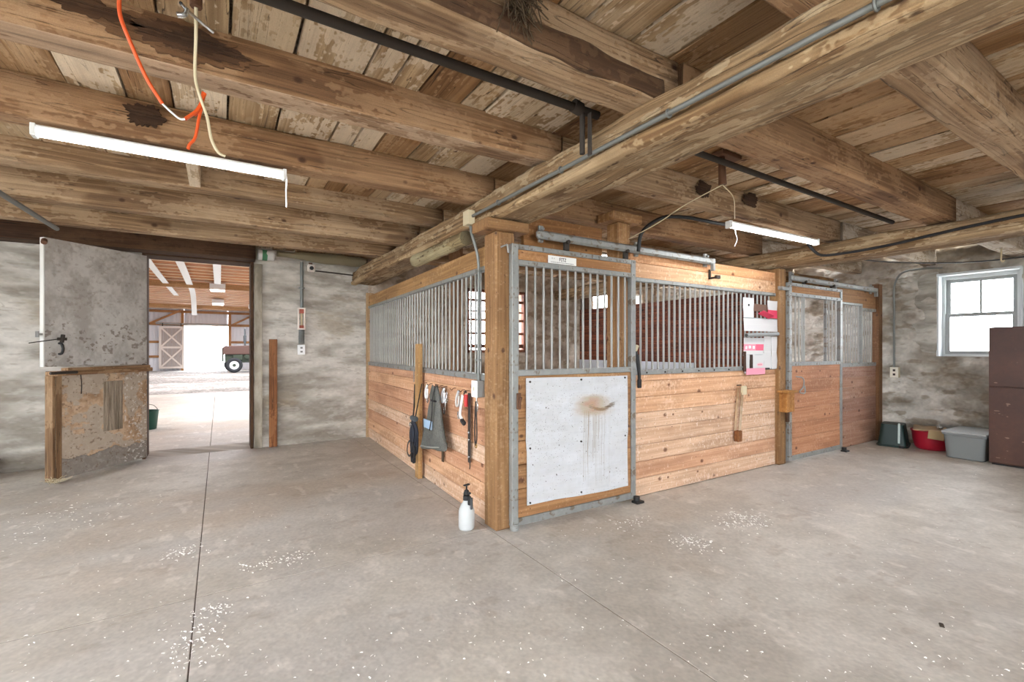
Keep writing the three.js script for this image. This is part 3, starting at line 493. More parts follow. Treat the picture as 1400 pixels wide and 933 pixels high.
// side partition: local x from the back wall (0) towards the corner post, local z out into the aisle
const SIDE_TURN = -(Math.PI / 2 + Math.atan2(0.17, 4.05)), SIDE_L = 4.04;
const N0 = [1.755, -3.17], SD = [Math.sin(Math.atan2(0.17, 4.05)), -Math.cos(Math.atan2(0.17, 4.05))];
const SP = (s, y, n) => [N0[0] + SD[0] * s + SD[1] * n, y, N0[1] + SD[1] * s - SD[0] * n];      // s from the corner post, n out into the aisle
{
  const [ox, , oz] = SP(SIDE_L, 0, 0);
  const p = thing('stall_partition', 'long orange board partition with a barred grille and tack hooks, beside the plaster wall', 'stall wall', [ox, 0, oz], SIDE_TURN);
  kickBoards(p, 0, SIDE_L, [0.005, 0.15, 0.295, 0.44, 0.585, 0.73, 0.875, 1.02, 1.1], -0.04, 0, M.pines);
  part('lower_rail', galvBar(0, SIDE_L, 1.1, 1.15, -0.045, 0.006), M.galv, p); part('upper_rail', galvBar(0, SIDE_L, 1.962, 1.998, -0.045, 0.006), M.galv, p);
  part('header_board', bar(0, SIDE_L, 1.998, 2.15, -0.04, 0.0), tinted(M.post, '#fff0d4'), p);
  const xs = seq(0.05, 43, 0.0935).filter((x) => Math.abs(SIDE_L - x - 0.86) > 0.04);
  addBars(p, xs, 1.15, 1.965, -0.02);
  part('end_stud', bar(-0.12, 0.0, 0, 2.2, -0.08, 0.03), M.post, p);
  part('stud', bar(SIDE_L - 0.92, SIDE_L - 0.81, 0, 2.3, -0.15, -0.05), tinted(M.beam, '#cdb6aa'), p);
  // screw hooks in a row
  for (const s of [0.1, 0.33, 0.42, 0.62, 0.83, 0.93, 1.06, 1.22, 1.38, 1.58]) { const x = SIDE_L - s; part('hook', hose([[x, 1.0, 0], [x, 1.0, 0.025], [x + 0.01, 0.985, 0.045], [x + 0.012, 1.0, 0.06]], 0.003, 10, 5), M.rust, p); }
}
// posts
function stallPost(label, x0, x1, z0, z1, h, cap, mat = M.post, group) {
  const t = thing('stall_post', label, 'post', [(x0 + x1) / 2, 0, (z0 + z1) / 2], 0, group), w = (x1 - x0) / 2, d = Math.abs(z1 - z0) / 2;
  part('shaft', bar(-w, w, 0, h, -d, d, 0.01), mat, t); if (cap) part('cap', bar(-w - cap[0], w + cap[1], h, h + 0.078, -d - 0.015, d + 0.05, 0.008), mat, t); return t;
}
stallPost('square orange corner post with a timber cap, beside the stall door with the white panel', 1.725, 1.89, -3.165, -2.985, 2.222, [0.1, 0.1], tinted(M.post, '#dccbb6'));
stallPost('capped post behind the sliding track, right of the door with the white panel', 3.03, 3.19, -3.205, -3.055, 2.49, [0.1, 0.1], tinted(M.post, '#f4e2cc'));
stallPost('worn brown post between the pink cartons and the next stall door', 5.50, 5.64, -3.10, -2.955, 2.285, null, tinted(M.post, '#d2c0a6'));
stallPost('dark corner post where the stall front meets the rubble wall', 8.18, 8.30, -3.06, -2.96, 2.3, null, tinted(M.post, '#ab937e'));
stallPost('inner post at the back end of the stall divider', 6.02, 6.16, -7.1, -6.96, 2.5, null, M.darkBeam);

// front panel between the two doors
{
  const p = thing('stall_front_panel', 'wide orange board stall front with a barred grille, between the two stall doors', 'stall wall', [3.13, 0, -3.0]), L = 2.365;
  kickBoards(p, 0, L, [0.005, 0.165, 0.32, 0.47, 0.62, 0.765, 0.91, 1.055, 1.11], -0.04, 0, M.pines);
  part('lower_rail', galvBar(0, L, 1.11, 1.155, -0.045, 0.006), M.galv, p); part('upper_rail', galvBar(0, L, 1.962, 1.998, -0.045, 0.006), M.galv, p);
  part('header_board', bar(0, L, 1.998, 2.13, -0.04, 0), tinted(M.pine, '#fff2de'), p); part('header_board', bar(0, L, 2.133, 2.235, -0.04, -0.002), tinted(M.pine, '#ffe2c0'), p);
  addBars(p, seq(0.149, 28, 0.0782), 1.155, 1.965, -0.02);
  stuff(part('bolt_heads', merge(seq(0.2, 9, 0.25).map((x) => bolt(x, 1.13, 0.006))), M.iron, p));
  part('wall_bracket', merge(bar(1.115, 1.135, 2.06, 2.16, 0, 0.02), bar(1.115, 1.135, 2.06, 2.08, 0, 0.1), bar(1.10, 1.16, 2.055, 2.09, 0.08, 0.11)), M.iron, p);
}
// a sliding stall door; local origin at its lower left corner, front face z = 0.05
function stallDoor(label, pos, W, o) {
  const d = thing('stall_door', label, 'stall door', pos), F = 0.055, z0 = 0, z1 = 0.05;
  part('stile', galvBar(0, F, 0.03, 2.13, z0, z1), M.galv, d); part('stile', galvBar(W - F, W, 0.03, 2.13, z0, z1), M.galv, d);
  part('bottom_channel', galvBar(F, W - F, 0.03, 0.085, z0, z1), M.galv, d); part('top_channel', galvBar(F, W - F, 2.092, 2.13, z0, z1), M.galv, d);
  part('lower_rail', galvBar(F, W - F, 1.145, 1.19, z0, z1), M.galv, d); part('upper_rail', galvBar(F, W - F, 1.975, 2.015, z0, z1), M.galv, d);
  part('head_board', bar(F, W - F, 2.015, 2.092, z0 + 0.01, z1 - 0.01), tinted(M.post, '#f4d8bc'), d);
  kickBoards(d, F, W - F, o.ys, z0 + 0.008, z1 - 0.008, o.mats);
  addBars(d, o.bars, 1.19, 1.978, 0.025);
  const b = []; for (const y of [0.3, 0.6, 0.9, 1.17, 1.5, 1.8, 2.0, 2.11]) b.push(bolt(W - F / 2, y, z1), bolt(F / 2, y, z1)); for (const x of seq(0.15, 8, (W - 0.3) / 7)) b.push(bolt(x, 2.11, z1), bolt(x, 1.995, z1));
  stuff(part('bolt_heads', merge(b), M.galvBar, d));
  part('floor_guide', merge(rod([W - 0.02, 0.0, 0.075], [W - 0.02, 0.055, 0.075], 0.028, 12), bar(W - 0.06, W + 0.03, 0.0, 0.02, 0.05, 0.12)), M.black, d, 'black floor roller guide');
  return d;
}
{
  const d = stallDoor('stall door with a large stained white panel and a FITZ name sign', [1.83, 0, -2.975], 1.29, { bars: seq(0.063, 15, 0.0797), ys: [0.085, 0.3, 0.48, 0.66, 0.83, 1.0, 1.145], mats: [tinted(M.post, '#f6e2d0'), tinted(M.post, '#f0d8c2')] });
  part('corner_foot', rod([0.03, 0.0, 0.03], [0.03, 0.05, 0.03], 0.034, 12), M.galv, d);
  // white sheet, slightly warped, dirt rubbed on where horses lick it
  const pc = document.createElement('canvas'); pc.width = pc.height = 768; const px = pc.getContext('2d'), pf = rng(1301);
  px.fillStyle = '#c3c5c7'; px.fillRect(0, 0, 768, 768);
  for (let k = 0; k < 1500; k++) { px.fillStyle = `rgba(${pf() < 0.6 ? '214,216,216' : '176,176,174'},0.06)`; px.fillRect(pf() * 768 - 40, pf() * 768 - 20, 20 + pf() * 110, 6 + pf() * 50); }
  for (let k = 0; k < 1500; k++) { const x = pf() * 768, y = pf() * 768, w = x < 330 && y > 120 && y < 520 ? 1 : 0.45; if (pf() > w) continue; px.fillStyle = `rgba(70,62,54,${0.25 + pf() * 0.5})`; px.beginPath(); px.ellipse(x, y, 0.8 + pf() * 1.4, 0.8 + pf() * 2.2, pf() * 3, 0, 7); px.fill(); }
  for (let k = 0; k < 26; k++) { px.fillStyle = 'rgba(48,40,34,0.85)'; px.beginPath(); px.ellipse(pf() * 768, pf() * 768, 1 + pf() * 2.5, 2 + pf() * 5, pf() * 3, 0, 7); px.fill(); }
  for (let k = 0; k < 46; k++) { const x = 470 + (pf() + pf() - 1) * 150 + 30, y0 = 215 + pf() * 60, l = 120 + pf() * 380; px.strokeStyle = `rgba(112,92,66,${0.12 + pf() * 0.32})`; px.lineWidth = 0.7 + pf() * 2; px.beginPath(); px.moveTo(x, y0); px.lineTo(x + (pf() - 0.5) * 8, Math.min(720, y0 + l)); px.stroke(); }
  for (let k = 0; k < 170; k++) { const t = pf(), x = 440 + t * 190, y = 195 + Math.sin(t * 3.1) * 34 - t * 18 + (pf() - 0.5) * 16; px.strokeStyle = `rgba(${k % 3 ? '62,46,32' : '120,96,66'},${0.12 + pf() * 0.25})`; px.lineWidth = 1 + pf() * 5; px.beginPath(); px.moveTo(x, y); px.lineTo(x + 16 + pf() * 40, y + (pf() - 0.5) * 14); px.stroke(); }
  for (let k = 0; k < 240; k++) { px.fillStyle = 'rgba(150,124,88,0.035)'; px.beginPath(); px.ellipse(420 + (pf() + pf() - 1) * 130 + 60, 190 + (pf() - 0.5) * 110, 20 + pf() * 60, 8 + pf() * 22, 0, 0, 7); px.fill(); }
  const pt = new THREE.CanvasTexture(pc); pt.colorSpace = THREE.SRGBColorSpace;
  const sw = 1.045, sh = 0.955, sg = new THREE.BoxGeometry(sw, sh, 0.006, 12, 12, 1), sp = sg.attributes.position;
  for (let i = 0; i < sp.count; i++) { const x = sp.getX(i) / sw, y = sp.getY(i) / sh; sp.setZ(i, sp.getZ(i) + 0.012 * Math.pow(Math.max(0, x + 0.1), 2) * 3 * (0.5 - y) + 0.004 * noise2(x * 5, y * 5, 12)); sp.setY(i, sp.getY(i) - 0.014 * x + 0.01 * noise2(x * 4, 9, 3) * (y < -0.4 ? 1 : 0.3)); sp.setX(i, sp.getX(i) + (y > 0 ? 0.006 : -0.002) * Math.sign(x)); }
  sg.computeVertexNormals();
  const sheet = part('white_panel', sg.translate(0.123 + sw / 2, 0.168 + sh / 2, 0.057), std({ map: pt, roughness: 0.45 }), d, 'white plastic panel with a dark smear and drips');
  const scr = []; for (const x of [0.15, 0.65, 1.14]) for (const y of [0.19, 0.6, 1.1]) scr.push(rod([x, y, 0.058], [x, y, 0.068], 0.008, 6)); stuff(part('screws', merge(scr), M.iron, sheet));
  // name sign
  const cv = document.createElement('canvas'); cv.width = 512; cv.height = 108; const c = cv.getContext('2d');
  c.fillStyle = '#ecebe6'; c.fillRect(0, 0, 512, 108); c.fillStyle = '#1c1a1a'; c.font = 'bold 76px sans-serif'; c.textAlign = 'center'; c.textBaseline = 'middle'; c.save(); c.translate(256, 44); c.scale(0.85, 1); c.fillText('FITZ', 0, 0); c.restore();
  c.fillStyle = '#3a3836'; for (let k = 0; k < 26; k++) c.fillRect(40 + k * 16.5, 88, 10 + (k * 7 % 5), 8); c.fillStyle = '#a8a5a0'; c.fillRect(60, 26, 12, 22); c.fillRect(96, 30, 12, 16);
  const st = new THREE.CanvasTexture(cv); st.colorSpace = THREE.SRGBColorSpace;
  const sign = part('name_sign', bar(0.325, 0.605, 2.015, 2.075, 0.05, 0.056), M.white, d, 'white name sign reading FITZ');
  part('lettering', new THREE.PlaneGeometry(0.276, 0.056).translate(0.465, 2.045, 0.0566), std({ map: st, roughness: 0.5 }), sign);
  part('latch', merge(bar(0.035, 0.07, 0.9, 1.02, 0.05, 0.065), rod([0.052, 0.93, 0.06], [0.052, 0.99, 0.09], 0.01, 8)), M.rust, d, 'rusty latch plate');
  part('upper_hook', merge(rod([-0.02, 2.06, 0.03], [-0.03, 2.12, 0.03], 0.008, 8), rod([-0.03, 2.12, 0.03], [-0.07, 2.1, 0.0], 0.006, 8)), M.galvBar, d);
}
{
  const d = stallDoor('stall door with a gap in the middle of its bars, beside the wooden latch block', [5.66, 0, -2.975], 1.31, { bars: [0.175, 0.258, 0.342, 0.91, 0.995, 1.085, 1.175], ys: [0.085, 0.29, 0.47, 0.64, 0.82, 0.98, 1.145], mats: [tinted(M.pine, '#dfbfaa'), tinted(M.pine, '#d8b59e')] });
  part('opening_trim', merge(galvBar(0.345, 0.36, 1.19, 1.978, 0.005, 0.045), galvBar(0.892, 0.907, 1.19, 1.978, 0.005, 0.045)), M.galv, d);
  part('latch_handle', hose([[0.14, 1.02, 0.05], [0.2, 1.0, 0.1], [0.21, 0.9, 0.1], [0.16, 0.84, 0.08], [0.26, 0.82, 0.09], [0.32, 0.9, 0.06]], 0.008, 30, 6), M.galvBar, d);
}
{
  const p = thing('stall_front_panel', 'grey worn board stall front with two grilles, ending at the rubble wall', 'stall wall', [6.98, 0, -3.0]), L = 1.2;
  kickBoards(p, 0, L, [0.005, 0.18, 0.34, 0.5, 0.66, 0.81, 0.96, 1.10], -0.04, 0, M.pinesGrey);
  part('lower_rail', galvBar(0, L, 1.10, 1.15, -0.045, 0.006), M.galv, p); part('upper_rail', galvBar(0, 0.74, 1.955, 1.985, -0.045, 0.006), M.galv, p); part('upper_rail', galvBar(0.74, L, 1.89, 1.93, -0.045, 0.006), M.galv, p); part('grille_stile', galvBar(0.73, 0.76, 1.15, 1.985, -0.045, 0.006), M.galv, p);
  part('header_board', bar(0, L, 1.985, 2.2, -0.04, 0), tinted(M.post, '#d8bfa6'), p); part('header_board', bar(0.76, L, 1.93, 1.985, -0.04, 0), tinted(M.post, '#d8bfa6'), p);
  addBars(p, seq(0.06, 9, 0.0765), 1.15, 1.957, -0.02); addBars(p, seq(0.80, 5, 0.0765), 1.15, 1.892, -0.02);
}
// timber over the doors
solo('door_header_board', bar(2.06, 2.90, 2.16, 2.42, -3.16, -3.12), tinted(M.post, '#e6c8a4'), 'orange header board behind the sliding track, over the door with the white panel', 'board');
solo('door_lintel_log', hewn(1.75, 0.13, 0.16, 143, { amp: 0.012, rad: 0.05, step: 0.06 }), tinted(M.girder, '#e4caa4'), 'short round log lintel over the door with the wooden latch block', 'log', [5.4, 2.232, -3.12]);
solo('shim_log', hewn(1.1, 0.12, 0.12, 147, { amp: 0.012, rad: 0.05, step: 0.05 }), tinted(M.whiteBeam, '#dfe0c4'), 'pale greenish split log wedged under the main girder above the partition', 'log', [1.655, 2.222, -3.33], Math.PI / 2);
// sliding tracks
function track(label, x0, x1, y, z) {
  const t = thing('door_track', label, 'door track', [x0, y, z]), L = x1 - x0;
  part('rail_tube', bar(0, L, -0.032, 0.032, -0.025, 0.025, 0.018, 0, 0.5, 0.5), M.galv, t);
  for (const f of [0.02, 0.5, 0.95]) part('track_bracket', merge(bar(L * f, L * f + 0.04, -0.05, 0.08, -0.05, -0.025), rod([L * f + 0.02, 0.05, -0.05], [L * f + 0.02, 0.05, 0.0], 0.012, 8)), M.galv, t);
  for (const f of [0.12, 0.42]) part('trolley_hanger', merge(bar(L * f, L * f + 0.05, 2.132 - y, -0.03, -0.012, 0.012), rod([L * f + 0.025, -0.03, -0.02], [L * f + 0.025, -0.03, 0.035], 0.016, 10)), M.iron, t);
  part('end_stop', bar(L - 0.03, L, -0.09, 0.032, -0.02, 0.02), M.galv, t); return t;
}
track('long galvanised sliding track above the door with the white panel', 2.06, 4.25, 2.228, -2.94);
track('galvanised sliding track above the grey worn stall front', 5.72, 8.05, 2.19, -2.945);

// divider between the stalls and the white sheet on it
{
  const p = thing('stall_divider', 'dark red-brown board divider seen through the stall bars', 'stall wall', [5.98, 0, -7.05]);
  const ys = seq(0.01, 14, 0.161); for (let i = 0; i < 13; i++) part('divider_board', bar(-0.02, 0.02, ys[i], ys[i + 1] + 0.0005, 0, 3.93, 0.004), pick(M.browns), p);
  solo('white_sheet', bar(-0.004, 0.004, 0.02, 1.14, -1.3, 1.3, 0.002), std({ color: '#cfd4dc', roughness: 0.5 }), 'pale plastic sheet along the lower part of the brown stall divider', 'panel', [5.955, 0, -5.75]);
}

// ================================================================ THE DUTCH DOOR
function leafTurn(ax, az, bx, bz) { return Math.atan2(-(bz - az), bx - ax); }
{
  // upper leaf: local x from the hinge to the free edge, local -z side faces the viewer
  const tU = tex(512, 512, (u, v) => { const a = fbm(u, v, 6, 6, 5, 1401), b = fbm(u, v, 40, 40, 3, 1411); let c = mix3([164, 158, 150], [194, 190, 183], sst(0.3, 0.7, a * 0.7 + b * 0.3)); c = mix3(c, [110, 98, 86], sst(0.6, 0.72, fbm(u, v, 26, 40, 4, 1421)) * (v < 0.35 ? 0.6 : 0.2)); return [...c, a]; });
  const tL = tex(512, 512, (u, v) => {
    const a = fbm(u, v, 5, 5, 5, 1501), b = fbm(u, v, 30, 30, 3, 1511); let c = mix3([158, 128, 98], [198, 170, 140], sst(0.3, 0.7, a * 0.6 + b * 0.4)), h = 0.6;
    const grey = sst(0.5, 0.54, fbm(u, v, 5, 7, 5, 1521)); c = mix3(c, [176, 166, 152], grey * 0.75); h -= grey * 0.15;
    const edge = 0.12 + 0.1 * fbm(u, 0.5, 7, 2, 4, 1531) + 0.03 * fbm(u, 0.2, 40, 2, 2, 1532); if (v < edge) { c = mix3([128, 120, 112], [150, 142, 132], b); h = 0.1; }
    c = mix3(c, [222, 219, 212], sst(0.6, 0.7, fbm(u, v, 40, 50, 4, 1541)) * (u > 0.72 ? 0.7 : 0.15));
    c = mix3(c, [104, 84, 66], sst(0.66, 0.76, fbm(u, v, 40, 46, 4, 1551)) * 0.5); return [...c, h];
  });
  const mU = texMat(tU, { roughness: 0.8 }, 0.004), mL = texMat(tL, { roughness: 0.85 }, 0.02), edgeM = tinted(M.beam, '#d9d0c6');
  const face = (w, h, y0, mat, nm, p, z) => part(nm, new THREE.BoxGeometry(w, h, 0.012, 1, 1, 1).translate(w / 2, y0 + h / 2, z), mat, p);
  {
    const L = 1.0, d = thing('dutch_door_upper_leaf', 'grey weathered upper leaf of the open dutch door with a black pull handle', 'door', [-0.765, 1.165, -7.18], leafTurn(-0.765, -7.18, -1.49, -6.53)), H = 1.31;
    for (let k = 0; k < 5; k++) part('back_board', bar(k * L / 5 + 0.002, (k + 1) * L / 5 - 0.002, 0, H, -0.012, 0.03), M.whiteBeam, d);
    face(L, H, 0, mU, 'face_sheet', d, -0.02); part('edge_strip', bar(L, L + 0.012, 0, H, -0.026, 0.03), std({ color: '#dcdad2', roughness: 0.7 }), d);
    part('pull_handle', hose([[0.88, 0.13, -0.026], [0.88, 0.135, -0.06], [0.875, 0.18, -0.075], [0.88, 0.235, -0.06], [0.88, 0.24, -0.026]], 0.012, 20, 8), M.black, d, 'black pull handle');
    part('thumb_latch', merge(bar(0.82, 0.9, 0.27, 0.3, -0.045, -0.026), rod([0.86, 0.25, -0.03], [0.86, 0.33, -0.05], 0.018, 8), rod([0.86, 0.29, -0.04], [1.14, 0.24, -0.05], 0.005, 6)), M.iron, d);
    for (const y of [0.2, 1.1]) part('strap_hinge', bar(-0.01, 0.4, y, y + 0.05, 0.03, 0.038), M.rust, d);
    part('top_clip', merge(rod([L, H - 0.03, -0.02], [L + 0.02, H - 0.06, -0.05], 0.025, 8)), M.rust, d); part('side_catch', merge(bar(L + 0.01, L + 0.05, 0.32, 0.34, -0.02, 0.02), bar(L + 0.04, L + 0.055, 0.30, 0.36, -0.02, 0.02)), M.galvBar, d);
  }
  {
    const L = 1.03, d = thing('dutch_door_lower_leaf', 'peeling tan lower leaf of the open dutch door with a ledge and a patch board', 'door', [-0.765, 0.04, -7.16], leafTurn(-0.765, -7.16, -1.40, -6.36)), H = 1.04;
    for (let k = 0; k < 5; k++) part('back_board', bar(k * L / 5 + 0.002, (k + 1) * L / 5 - 0.002, 0, H, -0.012, 0.05), M.beam, d);
    face(L, H, 0, mL, 'face_sheet', d, -0.02); part('edge_post', bar(L, L + 0.03, -0.01, H, -0.035, 0.05), edgeM, d); part('edge_post', bar(L - 0.06, L - 0.005, 0.0, H, -0.036, -0.026), edgeM, d);
    const led = part('ledge', merge(bar(-0.02, L + 0.03, H, H + 0.045, -0.09, 0.05, 0.006), bar(-0.02, L - 0.1, H + 0.045, H + 0.075, -0.06, 0.03, 0.006)), tinted(M.beam, '#f0e6da'), d, 'weathered wooden ledge along the top');
    part('bolt_bar', rod([L - 0.15, H + 0.03, -0.1], [L + 0.1, H + 0.03, -0.1], 0.014, 8), M.iron, led);
    part('patch_board', bar(0.32, 0.54, 0.40, 0.95, -0.036, -0.026, 0.002, 1), tinted(M.plaster, '#cfc4b6'), d, 'grey patch board');
    part('wire_hook', hose([[0.8, H, -0.05], [0.8, H - 0.1, -0.06], [0.795, H - 0.2, -0.05]], 0.005, 12, 5), M.iron, d);
    stuff(part('straw_tuft', merge(Array.from({ length: 40 }, (_, k) => rod([L - 0.02 + rr(0, 0.06), rr(-0.03, 0.02), rr(-0.1, 0.0)], [L + rr(-0.08, 0.12), rr(-0.03, 0.06), rr(-0.16, 0.02)], 0.002, 4))), M.cream, d));
  }
}

// ================================================================ LIGHTS AND WIRING
function tubeLight(label, center, len, turn, power, cord) {
  const l = thing('tube_light', label, 'light', center, turn);
  part('housing', bar(-len / 2, len / 2, 0.015, 0.036, -0.028, 0.028, 0.006), M.whitePaint, l); part('tube', merge(rod([-len / 2 + 0.01, 0, 0], [len / 2 - 0.01, 0, 0], 0.024, 16).scale(1, 0.75, 1)), M.tube, l);
  part('end_cap', merge(bar(-len / 2 - 0.012, -len / 2 + 0.01, -0.022, 0.04, -0.03, 0.03), bar(len / 2 - 0.01, len / 2 + 0.012, -0.022, 0.04, -0.03, 0.03)), M.whitePaint, l);
  if (cord) part('pull_cord', hose(cord, 0.004, 16, 5), M.white, l, 'white pull cord');
  const a = new THREE.RectAreaLight('#f4f8ff', power, len, 0.05); a.position.set(0, -0.024, 0); a.rotation.x = -Math.PI / 2; l.add(a); return l;
}
tubeLight('long glowing tube light fixed under the joist in front of the doorway', [-0.224, 2.452, -3.31], 1.15, 0, LAMP_POWER, [[0.565, 0.02, 0.01], [0.585, 0.0, 0.015], [0.585, -0.1, 0.015], [0.587, -0.2, 0.015]]);
tubeLight('glowing tube light hung between the girders above the stall with the pink cartons', [4.44, 2.42, -2.42], 1.38, -0.04, LAMP_POWER, [[-0.62, 0.0, 0.02], [-0.63, -0.05, 0.02], [-0.62, -0.12, 0.03], [-0.64, -0.18, 0.02]]);
tubeLight('unseen tube light behind the viewer to the left, placed to light the near floor', [-0.4, 2.452, 1.42], 1.15, 0, UNSEEN_BEHIND_POWER);  // out of view, placed to light the near floor
tubeLight('unseen tube light behind the viewer towards the window wall, placed to light the aisle', [4.2, 2.452, 0.655], 1.15, 0, UNSEEN_BEHIND_POWER * 0.5);  // out of view too, placed to light the aisle and stall fronts

tubeLight('unseen tube light under a joist, placed to light the stall with the FITZ sign', [3.7, 2.5, -4.36], 1.15, 0, LAMP_POWER * 1.5);  // unseen from the aisle, brightens the stall interior
tubeLight('unseen tube light under a joist, placed to light the far stall', [7.1, 2.5, -4.36], 1.15, 0, LAMP_POWER * 1.8);  // unseen as well, brightens the wall behind the far door
solo('iron_pipe', merge(rod([XL, 2.62, -1.885], [1.72, 2.60, -1.885], 0.022, 10), rod([1.55, 2.61, -1.885], [1.6, 2.6, -1.885], 0.034, 10)), M.iron, 'dark iron pipe slung under the ceiling boards, left of the main girder', 'pipe');
solo('iron_pipe', rod([2.02, 2.6, -1.90], [5.55, 2.58, -1.90], 0.02, 10), M.iron, 'dark iron pipe slung under the ceiling boards, between the two girders', 'pipe');
{ const t = thing('pipe_drop', 'short iron pipe dropping from the ceiling pipe to the girder face', 'pipe', [1.612, 2.37, -1.885]); part('pipe', rod([0, 0, 0], [0, 0.212, 0], 0.014, 8), M.iron, t); part('strap', bar(0.008, 0.016, -0.02, 0.2, 0.03, 0.06), M.iron, t); }
{ // conduit run on the girder and down to the socket on the partition
  const c = thing('conduit_run', 'grey conduit clipped along the face of the main girder', 'conduit'), c2 = thing('conduit_run', 'grey conduit dropping from the girder box to the socket on the partition', 'conduit');
  part('conduit', rod([1.638, 2.365, 3.5], [1.638, 2.362, -3.185], 0.0115, 8), M.conduit, c); part('conduit', hose([[1.645, 2.30, -3.235], [1.66, 2.25, -3.25], [1.70, 2.15, -3.26], [1.725, 2.05, -3.262], [1.728, 1.6, -3.262], [1.728, 1.1, -3.262]], 0.0125, 80, 8), M.conduit, c2);
  for (const z of [-0.6, -1.35, -2.1, -2.8]) part('conduit_clip', merge(new THREE.TorusGeometry(0.016, 0.005, 6, 12).translate(1.638, 2.362, z)), M.conduit, c); for (const y of [1.95, 1.25]) part('conduit_clip', bar(1.712, 1.742, y, y + 0.02, -3.29, -3.235), M.conduit, c2);
  part('junction_box', bar(1.60, 1.66, 2.30, 2.41, -3.28, -3.19), M.cream, c2);
}
{ const s = thing('wall_socket', 'white socket on a grey box at the end of the conduit, on the orange partition', 'socket', [1.715, 0.97, -3.262]); part('back_box', bar(-0.02, 0.045, 0, 0.13, -0.045, 0.045), std({ color: '#8a8b88', roughness: 0.6, metalness: 0.3 }), s); part('cover_plate', bar(-0.028, -0.02, 0.0, 0.13, -0.045, 0.045), M.white, s); part('switch_slot', bar(-0.031, -0.028, 0.05, 0.08, -0.008, 0.008), M.cream, s); }
{ // wiring on the plaster wall
  const c = thing('conduit_run', 'grey vertical conduit on the plaster wall above the fuse box', 'conduit', [0.99, 0, ZB + 0.03]); part('conduit', rod([0, 1.935, 0], [0, 2.58, 0], 0.022, 10), M.conduit, c); part('clip', bar(-0.04, 0.04, 2.2, 2.22, -0.02, 0.026), M.conduit, c);
  const f = thing('fuse_box', 'narrow red and white fuse holder under the conduit on the plaster wall', 'fuse box', [0.985, 1.62, ZB + 0.02]); part('frame', merge(bar(-0.05, 0.05, 0, 0.02, 0, 0.05), bar(-0.05, 0.05, 0.29, 0.31, 0, 0.05), bar(-0.05, -0.03, 0.02, 0.29, 0, 0.05), bar(0.03, 0.05, 0.02, 0.29, 0, 0.05)), std({ color: '#e6d8cc', roughness: 0.6 }), f); part('fuse', merge(bar(-0.03, 0.03, 0.02, 0.06, 0, 0.04), bar(-0.03, 0.03, 0.23, 0.29, 0, 0.045)), std({ color: '#9a4b38', roughness: 0.6 }), f); part('flexible_tail', merge(...seq(-0.19, 9, 0.022).map((y) => new THREE.TorusGeometry(0.028, 0.014, 6, 12).rotateX(Math.PI / 2).translate(0, y, 0.03))), M.conduit, f); part('cartridge', rod([0, 0.06, 0.02], [0, 0.23, 0.02], 0.014, 10), M.cream, f);
  const s = thing('wall_socket', 'white square socket on the plaster wall below the fuse box', 'socket', [0.985, 1.265, ZB + 0.01]); part('cover_plate', bar(-0.048, 0.048, 0, 0.14, 0, 0.04), M.white, s); part('outlet_holes', merge(bar(-0.015, 0.015, 0.03, 0.055, 0.04, 0.043), bar(-0.015, 0.015, 0.085, 0.11, 0.04, 0.043)), std({ color: '#8d8c88' }), s);
  const k = thing('motion_sensor', 'small white motion sensor with a dark lens near the top of the plaster wall', 'sensor', [1.11, 2.50, ZB + 0.03]); part('sensor_body', bar(-0.05, 0.05, -0.05, 0.05, 0, 0.07, 0.01), std({ color: '#d9cfc4', roughness: 0.6 }), k); part('lens', rod([0, -0.005, 0.07], [0, -0.005, 0.085], 0.028, 12), M.black, k); part('bracket', bar(-0.03, 0.02, 0.05, 0.08, 0, 0.02), M.rust, k);
  solo('wall_cable', hose([[1.16, 2.47, ZB + 0.04], [1.4, 2.46, ZB + 0.05], [1.88, 2.44, ZB + 0.05]], 0.01, 20, 6), M.iron, 'dark cable running from the motion sensor to the stall corner', 'cable');
  solo('wall_plank', bar(-0.05, 0.05, 0, 1.48, 0, 0.035, 0.004), tinted(M.beam, '#d8ae90'), 'upright brown plank standing against the plaster wall beside the doorway', 'plank', [0.625, 0, ZB + 0.035]);
}
{ // wiring on the rubble wall
  const c = thing('conduit_run', 'grey conduit bending down the rubble wall to a socket', 'conduit'); part('conduit', hose([[XR - 0.06, 2.45, -2.3], [XR - 0.06, 2.47, -2.55], [XR - 0.05, 2.44, -2.75], [XR - 0.045, 2.3, -2.83], [XR - 0.045, 1.9, -2.84], [XR - 0.045, 1.05, -2.84]], 0.014, 50, 8), M.conduit, c);
  const s = thing('wall_socket', 'white socket on the rubble wall above the dark green tub', 'socket', [XR - 0.07, 0.93, -2.83]); part('back_box', bar(0, 0.06, 0, 0.15, -0.05, 0.05), M.cream, s); part('cover_plate', bar(-0.008, 0, 0, 0.15, -0.05, 0.05), std({ color: '#e9e4d4', roughness: 0.5 }), s); part('outlet_holes', merge(bar(-0.011, -0.008, 0.03, 0.06, -0.015, 0.015), bar(-0.011, -0.008, 0.09, 0.12, -0.015, 0.015)), M.iron, s);
}
